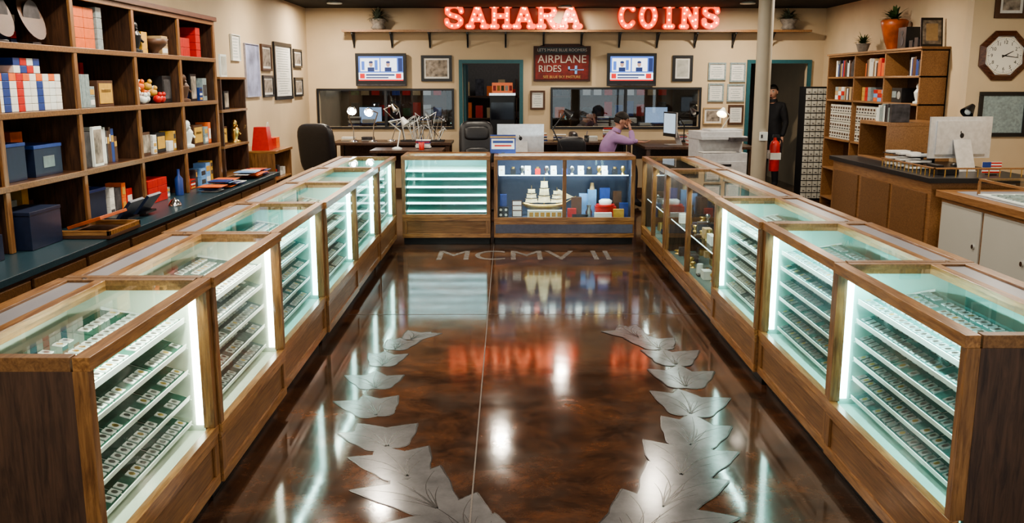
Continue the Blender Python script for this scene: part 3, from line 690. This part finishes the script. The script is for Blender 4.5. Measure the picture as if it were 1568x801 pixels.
# ------------------------------------------------------------------ right side furniture
g=MB(); x0,x1=4.87,5.195
for y in(11.0,12.05,13.1,14.17): g.box(x0,x1,y,y+.03,0,2.23,oak_lt)
for z in(.1,.55,1.0,1.57,1.90,2.21): g.box(x0,x1,11.0,14.2,z,z+.025,oak_lt)
g.box(x0-.02,x1,10.98,14.22,2.235,2.26,oak_lt); g.box(5.18,x1,11.0,14.2,0,2.23,oak_dk)
g.build('wall_bookcase',bevel=.003)
def bookrow(name,loc,n,cols,hm=.24):
    g=MB(); y=0
    for i in range(n):
        w=U(.025,.06); h=U(hm*.7,hm); g.box(0,.2,y,y+w,0,h,random.choice(cols)); y+=w+.002
    return g.build(name,loc,bevel=.002)
bookrow('book_row',(4.9,13.2,1.926),16,[white,paper,brn,darkp,red,tan,blue]); bookrow('book_row',(4.9,12.15,1.926),15,[red,red,tan,orange,paper,brn]); bookrow('book_row',(4.9,11.1,1.926),8,[darkp,paper,blue,brn])
bookrow('book_row',(4.9,13.2,1.596),7,[brn,red,tan,paper,darkp],.22)
obj('grey_box_stack',lambda g:grid(g,.12,.15,.06,3,3,lambda a,b:[slab,red,white,tan][(a+b)%4]),(5.08,13.62,1.596))
obj('red_box_stack',lambda g:grid(g,.13,.15,.05,3,3,lambda a,b:[red,orange,lblue][(a*2+b)%3]),(5.08,12.12,1.596))
obj('radio',lambda g:(g.box(0,.2,0,.3,0,.18,black),g.cyl((-.003,.08,.09),(0,.08,.09),.05,.05,chrome,16),g.box(-.003,0,.16,.28,.06,.14,slab)),(4.92,11.6,1.596))
obj('statuette',figurine(white),(5.0,11.3,1.596)); 
obj('grey_box_stack',lambda g:grid(g,.1,.15,.06,3,3,lambda a,b:[slab,red,gold_p][a]),(5.08,12.62,1.596))
def drawers(y0,ny):
    g=MB()
    for a in range(ny):
        for b in range(4): g.box(0,.2,a*.1,a*.1+.092,b*.125,b*.125+.117,drw); g.box(-.004,0,a*.1+.02,a*.1+.072,b*.125+.06,b*.125+.09,brn); g.box(-.014,0,a*.1+.035,a*.1+.057,b*.125+.025,b*.125+.04,darkp)
    g.build('small_drawer_unit',(4.9,y0,1.03))
drawers(13.15,9); drawers(12.12,9)
g=MB(); g.box(0,.55,0,.3,0,1.78,black)
for a in range(6):
    for b in range(18): g.box(.012+a*.089,.09+a*.089,-.02,0,.04+b*.096,.12+b*.096,drw); g.box(.035+a*.089,.067+a*.089,-.026,-.02,.06+b*.096,.072+b*.096,darkp)
g.build('parts_drawer_cabinet',(4.63,14.45,0))
plant('potted_plant',(5.0,13.2,2.261),60,.19,[(.06,0),(.09,.1),(.1,.12)],stone,green)
plant('vase_plant',(4.99,12.15,2.261),80,.22,[(.07,0),(.11,.1),(.16,.30),(.17,.36),(.14,.38)],terra,green,1,.018)
obj('black_speaker',lambda g:(g.box(-.1,.1,-.12,.12,0,.26,black),g.cyl((-.101,0,.09),(-.103,0,.09),.06,.06,darkp,16),g.cyl((-.101,0,.19),(-.103,0,.19),.03,.03,darkp,16)),(5.03,11.75,2.261))
g=MB(); 
g.T=Matrix.Rotation(-.15,4,'X'); g.box(-.13,.13,0,.02,0,.34,black); g.box(-.11,.11,-.003,0,.03,.31,artm); g.box(-.07,.07,-.005,-.003,.07,.27,tan); g.T=Matrix.Identity(4); g.box(-.02,.02,.05,.14,0,.012,black); g.build('photo_frame',(5.03,11.12,2.263))
for y,h in((11.35,.12),(11.5,.09)): obj('black_box',lambda g:(g.box(-.06,.06,-.05,.05,0,h,black),g.box(-.05,.05,-.055,-.05,.02,h-.02,darkp)),(5.0,y,2.261))
g=MB()
g.box(3.84,4.82,8.25,10.8-1.02,0,.955,oak_lt); g.box(3.84,4.80,9.78,10.8,0,.955,oak_lt); g.box(3.80,4.82,8.2,10.84-1.05,.955,1.0,black); g.box(3.80,4.82,9.79,10.84,.955,1.0,black)
for y in(8.32,9.14,9.98): g.box(3.825,3.84,y,y+.74,.1,.85,oak_pan)
g.box(3.87,3.89,8.3,9.5,1.07,1.085,oak_lt); g.box(3.87,4.7,8.3,8.32,1.07,1.085,oak_lt)
for k in range(14): g.cyl((3.88,8.31+k*.09,1.0),(3.88,8.31+k*.09,1.07),.006,.006,gold,8)
for k in range(9): g.cyl((3.88+k*.1,8.31,1.0),(3.88+k*.1,8.31,1.07),.006,.006,gold,8)
g.box(4.1,4.8,9.96,10.75,1.0,1.02,oak_lt);g.box(4.1,4.8,9.96,10.75,1.38,1.42,oak_lt);g.box(4.1,4.8,9.96,9.98,1.02,1.38,oak_lt);g.box(4.1,4.8,10.73,10.75,1.02,1.38,oak_lt);g.box(4.5,4.52,9.98,10.73,1.02,1.38,oak_dk)
g.build('service_counter',bevel=.004)
bookrow('binder_row',(4.15,10.0,1.421),9,[black,darkp,white,slab],.2)
for y in(9.0,9.25,9.5): obj('document_tray',lambda g:[g.box(0,.25,0,.16,.0+j*.06,.008+j*.06,black) or g.box(.02,.23,.02,.14,.008+j*.06,.03+j*.06,paper) for j in range(3)]+[g.box(.24,.25,0,.16,0,.15,black)],(3.95,y,1.001))
g=MB()
g.box(3.85,4.8,5.8,8.18,.84,.90,oak_lt); g.box(3.9,4.8,5.82,8.16,.08,.84,oak_lt); g.box(3.95,4.8,5.85,8.1,0,.08,kick)
for y in(5.9,6.68,7.42): g.box(3.885,3.90,y,y+.70,.12,.80,M('white_door_panel',(.50,.51,.47),.35,noise=(2,.03))); g.cyl((3.872,y+.08,.5),(3.885,y+.08,.5),.02,.02,chrome,12)
g.box(3.95,4.7,6.0,8.0,.90,.905,greyp); g.build('white_door_cabinet',bevel=.004)
obj('countertop_display',lambda g:([g.box(a,a+.02,b,b+.02,0,.14,oak_lt) for a in(0,.48) for b in(0,.98)],g.quad([(0,0,.14),(.5,0,.14),(.5,1,.14),(0,1,.14)],glass),g.box(0,.02,0,1,.12,.14,oak_lt),g.box(.48,.5,0,1,.12,.14,oak_lt),g.box(0,.5,0,.02,.12,.14,oak_lt),g.box(0,.5,.98,1,.12,.14,oak_lt),g.box(0,.5,0,1,0,.01,white),[g.box(.05+.1*a,.12+.1*a,.05+.12*b,.14+.12*b,.01,.02,slab) for a in range(4) for b in range(7)]),(4.0,6.75,.906))
def computer(name,loc,rz,w,h):
    g=MB(); g.box(-w/2,w/2,-.012,.012,.12,.12+h,alu); g.box(-w/2,w/2,-.014,-.012,.12,.12+h,black)
    g.box(-w/2+.02,w/2-.02,-.0155,-.014,.17,.10+h,EM('screen_glow',(.6,.75,.9),.5))
    g.box(-w/2+.06,w/2-.06,.012,.03,.16,.08+h,alu)
    g.add([(-.09,.03,.30),(.09,.03,.30),(.09,.15,0.006),(-.09,.15,.006),(-.09,.04,.30),(.09,.04,.30),(.09,.16,.006),(-.09,.16,.006)],[(0,1,2,3),(7,6,5,4),(0,4,5,1),(2,6,7,3),(1,5,6,2),(3,7,4,0)],alu)
    g.box(-.1,.1,-.05,.16,0,.007,alu)
    g.sph((0,.031,.12+h*.55),(.022,.003,.026),black,12,8); g.sph((.012,.031,.12+h*.55+.033),(.006,.003,.012),black,8,5)
    return g.build(name,loc,rz,bevel=.003)
computer('desktop_computer',(4.40,8.95,1.001),math.pi+.12,.64,.40)
obj('small_flag_stand',lambda g:(g.box(-.04,.04,-.03,.03,0,.01,black),g.box(-.09,.09,-.004,.0,.02,.12,white),[g.box(-.09,.09,-.006,-.004,.02+j*.028,.033+j*.028,red) for j in range(4)],g.box(-.09,-.01,-.007,-.006,.07,.12,blue)),(4.50,8.5,1.001))
def lamp(name,loc,pts,m,on=0,shade=.06,aim=(0,0,-1),col=(1,.85,.6)):
    g=MB(); g.lathe((pts[0][0],pts[0][1],0),[(.07,0),(.07,.015),(.03,.03)],m,18); g.tube([Vector(p) for p in pts],.009,m)
    e=Vector(pts[-1]); a=Vector(aim).normalized(); g.cyl(e-a*.02,e+a*.10,.025,shade,m,16,False)
    bm=EM('bulb_on',col,on) if on else white
    g.sph(e+a*.07,(.035,.035,.035),bm,10,7)
    return g.build(name,loc)
lamp('desk_lamp',(4.65,9.45,1.001),[(0,0,0),(0,0,.1),(.12,.0,.38),(.10,.02,.60)],black,0,.07,(-.6,-.3,-.6))
obj('counter_telephone',lambda g:(g.box(-.1,.1,-.1,.1,0,.05,black),g.box(-.11,-.05,-.11,.11,.05,.09,black)),(4.1,8.6,1.001))
g=MB(); oct8=lambda r,y:[(r*math.cos(math.pi/8+k*math.pi/4),y,r*math.sin(math.pi/8+k*math.pi/4)) for k in range(8)]
R0=.275; ringo=oct8(R0,-.02)+oct8(R0,0)+oct8(R0*.80,-.05)+oct8(R0*.76,-.03)
fs=[]
for k in range(8):
    j=(k+1)%8; fs+=[(k,j,8+j,8+k),(k,16+k,16+j,j),(16+k,24+k,24+j,16+j)]
g.add(ringo,fs,WOOD('clock_wood',(.05,.015,.008),(.14,.05,.02),.25))
g.quad(list(reversed(oct8(R0*.78,-.025))),white)
g.cyl((0,-.028,0),(0,-.026,0),.195,.195,chrome,32); g.cyl((0,-.030,0),(0,-.027,0),.188,.188,M('clock_face',(.82,.80,.72),.5,noise=(3,.03)),32)
def hand(a,l,w):
    a=math.radians(a); d=Vector((math.sin(a),0,math.cos(a))); n=Vector((d.z,0,-d.x)); p=Vector((0,-.033,0)); g.add([p-d*.03+n*w,p-d*.03-n*w,p+d*l-n*w*.4,p+d*l+n*w*.4],[(0,1,2,3)],black)
hand(62,.10,.008); hand(98,.15,.006)
for k in range(60):
    a=math.radians(k*6); d=Vector((math.sin(a),0,math.cos(a))); n=Vector((d.z,0,-d.x)); l=.012 if k%5 else .02; w=.0015 if k%5 else .003; p=Vector((0,-.031,0))+d*.178
    g.add([p+n*w,p-n*w,p-d*l-n*w,p-d*l+n*w],[(0,1,2,3)],black)
ck=g.build('octagonal_wall_clock',(5.19,9.799,2.12))
for k in range(12):
    a=math.radians((k+1)*30); text('numeral_%d'%(k+1),str(k+1),(.135*math.sin(a),-.031,.135*math.cos(a)),.05,RX,black,ck,ext=.0005)
frame('framed_picture',.34,.34,(5.22,9.799,2.50),0,brn,artm,'art',.05)
frame('framed_mirror',.52,.47,(5.24,9.799,1.28),0,black,slab,'full',.04)
g=MB(); g.cyl((0,0,0),(0,0,CZ),.09,.09,M('column_paint',(.36,.32,.25),.6,noise=(4,.05)),28); g.lathe((0,0,0),[(.12,0),(.12,.05),(.09,.07)],brn,28); g.box(-.03,.06,-.12,-.08,1.17,1.27,white); g.box(-.02,.0,-.125,-.12,1.2,1.24,darkp); g.build('support_column',(3.01,11.0,0))
g=MB(); g.lathe((0,0,0),[(.055,0),(.06,.02),(.06,.30),(.045,.35),(.02,.37),(.02,.40)],red,18); g.box(-.03,.05,-.012,.012,.40,.43,black); g.tube([(.04,0,.41),(.08,0,.36),(.08,0,.15)],.009,black); g.box(-.092,-.055,-.02,.02,.15,.25,chrome); g.box(-.062,.062,-.063,-.03,.14,.22,paper)
g.build('fire_extinguisher',(3.195,11.0,.80))
obj('waste_bin',lambda g:g.lathe((0,0,0),[(.12,0),(.15,.3),(.155,.31)],white,20),(3.8,12.9,0),bevel=0)
g=MB(); wc=M('copier_white',(.50,.51,.53),.4)
g.box(-.3,.3,-.28,.28,.06,.95,wc)
for z in(.12,.38,.62): g.box(-.29,.29,-.295,-.28,z,z+.22,wc); g.box(-.08,.08,-.30,-.295,z+.16,z+.19,black)
g.box(-.3,.3,-.1,.28,.95,1.12,wc); g.box(-.3,.15,-.28,-.1,.955,.965,paper); g.box(-.31,.31,-.24,.28,1.12,1.16,wc); g.box(-.31,.25,-.2,.28,1.16,1.22,wc); g.box(-.15,.3,-.1,.2,1.22,1.245,wc); g.box(.05,.28,-.32,-.22,1.10,1.15,darkp)
for a in(-.25,.25):
    for b in(-.22,.22): g.cyl((a,b-.0,.03),(a+.03,b,.03),.03,.03,black,12); g.box(a-.01,a+.04,b-.02,b+.02,.03,.06,black)
g.build('office_copier',(2.76,12.1,0),.15,bevel=.012)

# ------------------------------------------------------------------ staff desks
def desk(name,x0,x1,y0,y1,z,m):
    g=MB(); g.box(x0,x1,y0,y1,z-.04,z,m)
    for x in(x0+.03,x1-.09):
        for y in(y0+.03,y1-.09): g.box(x,x+.06,y,y+.06,0,z-.04,m)
    g.box(x0+.09,x1-.09,y1-.06,y1-.04,z-.3,z-.04,m); return g.build(name,bevel=.004)
DZ=.93
desk('staff_desk',-2.75,-.88,14.2,15.0,DZ,oak_dk); desk('staff_desk',.32,1.95,14.3,15.0,DZ,oak_dk); desk('staff_desk',1.98,3.6,13.3,14.9,DZ,oak_dk); desk('staff_desk',-.45,1.0,11.6,12.2,.80,oak_dk)
desk('staff_desk',-1.9,-.9,12.6,13.2,DZ,oak_dk)
computer('desktop_computer',(.16,11.85,.801),math.pi,.60,.40)
computer('desktop_computer',(2.42,13.75,DZ+.001),-math.pi/2+.25,.45,.36)
def placard(g):
    g.T=Matrix.Rotation(-.2,4,'X'); g.box(-.15,.15,0,.006,0,.22,blue); g.box(-.135,.135,-.001,0,.05,.17,paper); g.box(-.12,.12,-.002,-.001,.12,.15,blue); g.box(-.1,.1,-.002,-.001,.08,.1,red); g.box(-.15,.15,-.0015,0,.185,.2,gold_p); g.T=Matrix.Identity(4); g.box(-.02,.02,.0,.12,0,.01,black)
obj('counter_placard',placard,(-.06,10.80,H+.002))
occ=[]
def L2(*a,**k):
    occ.append((a[1][0]-.12,a[1][0]+.12,a[1][1]-.12,a[1][1]+.12)); return lamp(*a,**k)
L2('desk_lamp',(.70,12.0,.801),[(0,0,0),(0,0,.2),(-.12,0,.45),(.05,0,.68)],black,0,.06,(.8,-.2,-.6))
L2('desk_lamp',(-2.42,14.45,DZ+.001),[(0,0,0),(0,0,.2),(-.05,-.1,.4),(.02,-.18,.52)],chrome,90,.07,(.1,-.9,-.3),(1,.97,.9))
L2('desk_lamp',(-2.12,14.45,DZ+.001),[(0,0,0),(.02,0,.25),(.1,-.1,.45),(.0,-.18,.50)],chrome,90,.07,(-.1,-.9,-.3),(1,.97,.9))
L2('desk_lamp',(-1.85,14.6,DZ+.001),[(0,0,0),(0.1,0,.3),(-.1,-.05,.5),(.05,-.1,.56)],chrome,0,.06,(.5,-.3,-.7))
L2('desk_lamp',(-1.55,12.85,DZ+.001),[(0,0,0),(0.05,0,.25),(-.1,-.05,.38),(.1,-.1,.42)],white,0,.05,(.5,-.3,-.7))
L2('desk_lamp',(3.35,14.45,DZ+.001),[(0,0,0),(0,0,.2),(.12,0,.4),(0,-.05,.5)],white,30,.08,(-.3,-.5,-.6),(1,.7,.35))
L2('desk_lamp',(2.75,14.4,DZ+.001),[(0,0,0),(0,0,.25),(-.1,0,.4),(0.1,-.05,.5)],black,0,.07,(.3,-.5,-.6))
occ+= [(-1.72,-1.0,14.4,14.8),(2.2,2.65,13.4,14.0)]
def clutter(x0,x1,y0,y1,z,n):
    c=0; tr=0
    while c<n and tr<300:
        tr+=1
        x=U(x0,x1-.24);y=U(y0,max(y0+.01,y1-.2)); bx=(x-.03,x+.25,y-.03,y+.2)
        if any(bx[0]<o[1] and bx[1]>o[0] and bx[2]<o[3] and bx[3]>o[2] for o in occ): continue
        occ.append(bx); c+=1; g=MB()
        k=random.randint(0,3)
        if k<=1:
            for j in range(int(U(5,18))): g.box(U(-.01,.01),.2+U(-.01,.01),U(-.01,.01),.16,j*.012,j*.012+.011,random.choice([paper,paper,tan,white,darkp,red,blue]))
            nm='paper_stack'
        elif k==2: g.lathe((.04,.04,0),[(.035,0),(.04,.1),(.036,.1),(.03,.01)],random.choice([red,white,black]),14); g.cyl((.03,.04,.05),(.05,.05,.17),.004,.004,blue,6); nm='pencil_cup'
        else: g.box(0,.16,0,.12,0,.04,random.choice([slab,black])); g.box(.02,.14,-.005,0,.01,.03,EM('scale_display',(.2,.9,.3),.5)); g.lathe((.08,.06,.04),[(.05,0),(.05,.01)],chrome,16); nm='digital_scale'
        g.build(nm,(x,y,z+.001),0)
clutter(-2.7,-.95,14.25,14.95,DZ,12); clutter(.4,1.85,14.35,14.95,DZ,9); clutter(2.6,3.5,13.4,14.85,DZ,9); clutter(-1.85,-.95,12.65,13.15,DZ,6)
g=MB()
for i in range(36):
    p=Vector((U(-.3,.3),U(-.1,.1),.01)); q=p+Vector((U(-.12,.12),0,U(.15,.48))); g.tube([p,q,q+Vector((U(-.12,.12),0,-.06))],.006,random.choice([chrome,black,white,alu]),6)
g.box(-.34,.34,-.14,.14,0,.02,black); g.build('tool_rack',(-1.35,14.6,DZ+.001))
def chair(loc,rz,s=1.0,hb=1.3):
    g=MB()
    for k in range(5):
        a=k*2*math.pi/5; g.tube([(0,0,.1),(.28*math.cos(a),.28*math.sin(a),.07)],.02,black); g.cyl((.29*math.cos(a),.29*math.sin(a)-.015,.032),(.29*math.cos(a),.29*math.sin(a)+.015,.032),.03,.03,black,12)
    g.cyl((0,0,.08),(0,0,.5),.03,.025,chrome,14)
    def rb(p): 
        f=lambda t: math.copysign(abs(t)**.45,t); return Vector((f(p.x),f(p.y),f(p.z)))
    g.sph((0,0,.53),(.25*s,.25,.045),leather,20,12,rb)
    g.T=Matrix.Translation((0,.27,.62))@Matrix.Rotation(-.15,4,'X')
    g.sph((0,0,(hb-.62)/2+.02),(.25*s,.06,(hb-.62)/2),leather,22,14,rb); g.sph((0,-.05,.2),(.18*s,.04,.12),leather,16,10,rb); g.sph((0,-.04,hb-.78),(.18*s,.04,.1),leather,16,10,rb)
    g.T=Matrix.Identity(4)
    for sx in(-1,1): g.tube([(sx*.23*s,.1,.55),(sx*.29*s,.05,.6),(sx*.29*s,.05,.76)],.018,black); g.sph((sx*.29*s,0,.79),(.035,.13,.02),leather,12,8,rb)
    return g.build('office_chair',loc,rz)
chair((-2.42,12.55,0),2.75,1.1,hb=1.30); chair((-.40,12.75,0),.15,hb=1.3); chair((.95,12.95,0),2.9,.8,hb=1.10); chair((1.30,13.60,0),math.pi/2+.05,hb=1.12)

# ------------------------------------------------------------------ people
def body_mat(shirt,pants,zt):
    ma,nt,b=newmat('clothes'); L=nt.links.new
    tc=nt.nodes.new('ShaderNodeTexCoord'); sx=nt.nodes.new('ShaderNodeSeparateXYZ'); L(tc.outputs['Object'],sx.inputs[0])
    rp=nt.nodes.new('ShaderNodeValToRGB'); rp.color_ramp.interpolation='CONSTANT'; e=rp.color_ramp.elements
    dv=nt.nodes.new('ShaderNodeMath'); dv.operation='MULTIPLY'; dv.inputs[1].default_value=.5; L(sx.outputs['Z'],dv.inputs[0]); L(dv.outputs[0],rp.inputs['Fac'])
    e[0].position=0; e[0].color=(.015,.012,.01,1); e[1].position=zt/2; e[1].color=shirt+(1,); k=e.new(.05); k.color=pants+(1,)
    nz=nt.nodes.new('ShaderNodeTexNoise'); nz.inputs['Scale'].default_value=9; bp=nt.nodes.new('ShaderNodeBump'); bp.inputs['Strength'].default_value=.5; bp.inputs['Distance'].default_value=.03
    L(tc.outputs['Object'],nz.inputs['Vector']); L(nz.outputs['Fac'],bp.inputs['Height']); L(bp.outputs['Normal'],b.inputs['Normal'])
    L(rp.outputs['Color'],b.inputs['Base Color']); b.inputs['Roughness'].default_value=.85; return ma
def skin(name,verts,radii,edges,roots,m,parent,sub=2):
    me=bpy.data.meshes.new(name); me.from_pydata(verts,edges,[]); me.materials.append(m)
    ob=bpy.data.objects.new(name,me); scene.collection.objects.link(ob); ob.parent=parent
    sk=ob.modifiers.new('skin','SKIN'); sk.use_smooth_shade=True
    if not me.skin_vertices: 
        bpy.context.view_layer.objects.active=ob
    lay=me.skin_vertices[0].data if me.skin_vertices else None
    if lay:
        for i,r in enumerate(radii):
            lay[i].radius=r if isinstance(r,tuple) else (r,r); lay[i].use_root=(i in roots)
    s=ob.modifiers.new('sub','SUBSURF'); s.levels=sub; s.render_levels=sub
    return ob
def handmesh(name,w,d,side,curl,parent):
    w=Vector(w); d=Vector(d).normalized(); s=(Vector(side)-d*Vector(side).dot(d)).normalized(); n=d.cross(s)
    V=[];Rr=[];E=[];roots=[]
    def chain(pts,rs):
        o=len(V); roots.append(o)
        for p,r in zip(pts,rs): V.append(tuple(p)); Rr.append(r)
        for i in range(len(pts)-1): E.append((o+i,o+i+1))
    chain([w-d*.03,w+d*.02,w+d*.05,w+d*.085],[(.024,.022),(.032,.02),(.038,.017),(.036,.015)])
    for k,(off,L) in enumerate(((-.030,.068),(-.010,.078),(.010,.073),(.029,.056))):
        b=w+d*.07+s*off; a=0; pts=[b]; p=b
        for j,f in enumerate((.45,.32,.23)):
            a+=curl; p=p+(d*math.cos(a)+n*math.sin(a))*(L*f+.006); pts.append(p)
        chain(pts,[.0095,.009,.0085,.007])
    b=w+d*.025-s*.028; chain([b,b-s*.028+d*.02+n*.008,b-s*.036+d*.05+n*.018],[.013,.011,.009])
    return skin(name,V,Rr,E,roots,skinm,parent,1)
def head(parent,c,yaw,pitch,hat,hair):
    g=MB(); g.T=Matrix.Translation(c)@Matrix.Rotation(yaw,4,'Z')@Matrix.Rotation(pitch,4,'Y')
    def fn(p):
        q=p.copy()
        if q.z<-.1: k=(-.1-q.z); q.y*=1-.35*k; q.x=q.x*(1-.15*k)+.18*k
        if q.z>.2 : q.x-=.05
        if p.x>.8 and abs(p.z-.1)<.2: q.x-=.05
        return q
    g.sph((0,0,0),(.098,.076,.122),skinm,26,18,fn)
    g.sph((.098,0,-.012),(.020,.014,.028),skinm,10,8); g.sph((.105,0,-.026),(.014,.017,.011),skinm,10,8)
    for s in(-1,1):
        g.sph((.080,s*.032,.015),(.014,.016,.011),eyew,10,8); g.sph((.090,s*.032,.015),(.006,.007,.007),hairm,8,6); g.sph((.088,s*.032,.036),(.01,.022,.005),hairm,8,5)
        g.sph((-.005,s*.078,-.005),(.022,.010,.034),skinm,10,8)
    g.sph((.098,0,-.060),(.010,.026,.007),M('lips',(.4,.15,.12),.5),10,6)
    def hf(p):
        q=p.copy()
        if q.x>.1: q.z=max(q.z,.45)
        else: q.z=max(q.z,-.45)
        return q
    g.sph((-.008,0,.01),(.104,.084,.124),hair,24,16,hf)
    if hat:
        g.sph((-.004,0,.035),(.112,.092,.108),hat,24,14,lambda p:Vector((p.x,p.y,max(p.z,.05))))
        g.sph((.12,0,.045),(.075,.075,.010),hat,18,6)
    g.T=Matrix.Identity(4)
    return g.build('head',parent=parent)
def person(name,loc,rz,J,shirt,pants,zt,hat,hair,hands,hyaw=0,hpitch=0,bulk=1.0):
    e=empty(name,loc,rz); K=list(J.keys()); rad={'pelvis':(.16,.12),'spine':(.155,.115),'chest':(.175,.12),'neckb':(.075,.07),'neck':(.055,.055),
      'shL':.075,'shR':.075,'elL':.05,'elR':.05,'wrL':.034,'wrR':.034,'hipL':.10,'hipR':.10,'knL':.068,'knR':.068,'anL':.05,'anR':.05,'toL':(.04,.035),'toR':(.04,.035),'upL':.066,'upR':.066}
    ed=[('pelvis','spine'),('spine','chest'),('chest','neckb'),('chest','shL'),('chest','shR'),('shL','elL'),('elL','wrL'),('shR','elR'),('elR','wrR'),('pelvis','hipL'),('pelvis','hipR'),('hipL','knL'),('knL','anL'),('anL','toL'),('hipR','knR'),('knR','anR'),('anR','toR')]
    KK=[k for k in K if k not in('neck','head')]
    rr=[]
    for k in KK:
        r=rad[k]; rr.append(tuple(q*bulk for q in r) if isinstance(r,tuple) else (r*bulk,r*bulk))
    skin('clothed_body',[J[k] for k in KK],rr,[(KK.index(a),KK.index(b)) for a,b in ed],{KK.index('pelvis')},body_mat(shirt,pants,zt),e)
    g=MB(); nb=Vector(J['neckb']); hd=Vector(J['head']); g.cyl(nb-Vector((0,0,.03)),hd-Vector((0.01,0,.04)),.056,.052,skinm,18); g.cyl(nb+Vector((0,0,.0)),nb+(hd-nb)*.3,.075,.064,M('collar',shirt,.8),18); g.build('neck',parent=e)
    head(e,hd,hyaw,hpitch,hat,hair)
    for nm,w,d,s,c in hands: handmesh(nm,w,d,s,c,e)
    return e
SJ=dict(pelvis=(0,0,.66),spine=(.04,0,.83),chest=(.13,0,1.0),neckb=(.20,0,1.13),head=(.27,0,1.285),
 shL=(.15,.18,1.05),elL=(.33,.25,.985),wrL=(.55,.14,.975),shR=(.15,-.18,1.05),elR=(.42,-.22,.985),wrR=(.40,-.13,1.16),
 hipL=(.08,.10,.64),hipR=(.08,-.10,.64),knL=(.46,.12,.64),knR=(.46,-.12,.64),anL=(.46,.12,.12),anR=(.46,-.12,.12),toL=(.60,.13,.045),toR=(.60,-.13,.045))
person('seated_man_in_lavender_shirt',(1.40,13.64,0),0.0,SJ,(.40,.25,.48),(.03,.03,.04),.73,hairm,hairm,
 [('right_hand',(.39,-.12,1.18),(-.25,.12,1),(1,0,0),-.35),('left_hand',(.57,.13,.968),(1,-.25,-.02),(0,-1,0),-.2)],-.05,.35,1.12)
person('seated_woman_in_back_office',(1.10,15.98,0),.0,dict(SJ),(.20,.16,.15),(.03,.03,.04),.73,hairm,hairm,[('right_hand',(.39,-.12,1.18),(-.25,.12,1),(1,0,0),-.35),('left_hand',(.57,.13,.968),(1,-.25,-.02),(0,-1,0),-.2)],0,.2)
ST=dict(pelvis=(0,0,.97),spine=(0,0,1.15),chest=(.01,0,1.36),neckb=(.01,0,1.52),head=(.03,0,1.68),
 shL=(0,.18,1.44),elL=(-.03,.24,1.16),wrL=(.08,.25,.93),shR=(0,-.18,1.44),elR=(.02,-.25,1.16),wrR=(.20,-.12,1.10),
 hipL=(0,.09,.92),hipR=(0,-.09,.92),knL=(.03,.10,.5),knR=(.06,-.10,.5),anL=(0,.11,.11),anR=(.03,-.11,.11),toL=(.13,.12,.045),toR=(.16,-.12,.045))
person('standing_man_in_dark_clothes',(4.58,15.98,0),-2.4,ST,(.012,.012,.015),(.012,.013,.018),1.0,None,hairm,
 [('right_hand',(.21,-.12,1.10),(.9,.3,.1),(0,0,1),.3),('left_hand',(.085,.25,.905),(.2,0,-1),(1,0,0),.3)],.2,.1,1.1)

# ------------------------------------------------------------------ lights
def downlight(x,y,p,col=(1,.88,.72)):
    g=MB(); g.lathe((0,0,0),[(.115,0),(.115,.015),(.085,.028)],white,24); ob=g.build('recessed_downlight',(x,y,CZ-.029))
    area('lamp',(0,0,-.004),(0,0,0),.15,.15,p,col,ob,'DISK')
for x,y,p in((-.1,11.9,28),(-1.5,10.0,26),(1.77,10.4,26),(-2.4,11.7,34),(3.8,11.2,36),
  (-2.6,14.2,44),(.9,14.9,20),(3.6,14.2,40),(-2.0,5.8,30),(-1.95,8.8,20),  # side wall washers and both left-shelf downlights added to brighten wall and shelves
  (-2.1,7.3,28),(0,7.3,20),(2.6,7.3,26),(4.3,7.8,34),(-2.2,4.3,24),(.2,4.3,26),(2.8,4.3,26),(-2,1,22),(.2,1.2,24),(2.6,1,22),(0,-1.2,22)): downlight(x,y,p)
for x in(-2,0,2.2): 
    g=MB(); g.box(-.6,.6,-.15,.15,0,.05,white); ob=g.build('office_ceiling_light',(x,17.2,CZ-.052)); area('lamp',(0,0,-.004),(0,0,0),1.1,.25,7,(.85,.93,1),ob)
w=bpy.data.worlds.new('World'); scene.world=w; w.use_nodes=True; w.node_tree.nodes['Background'].inputs['Color'].default_value=(.85,.92,1,1); w.node_tree.nodes['Background'].inputs['Strength'].default_value=2.0

# ------------------------------------------------------------------ camera
cam=bpy.data.cameras.new('camera'); cam.lens=1400/1568*36; cam.sensor_width=36; co=bpy.data.objects.new('camera',cam)
co.location=(0,0,1.85); co.rotation_euler=(math.radians(90-11.1),0,math.radians(-.245)); scene.collection.objects.link(co); scene.camera=co
scene.view_settings.look='AgX - Medium High Contrast'
scene.view_settings.exposure=0.5
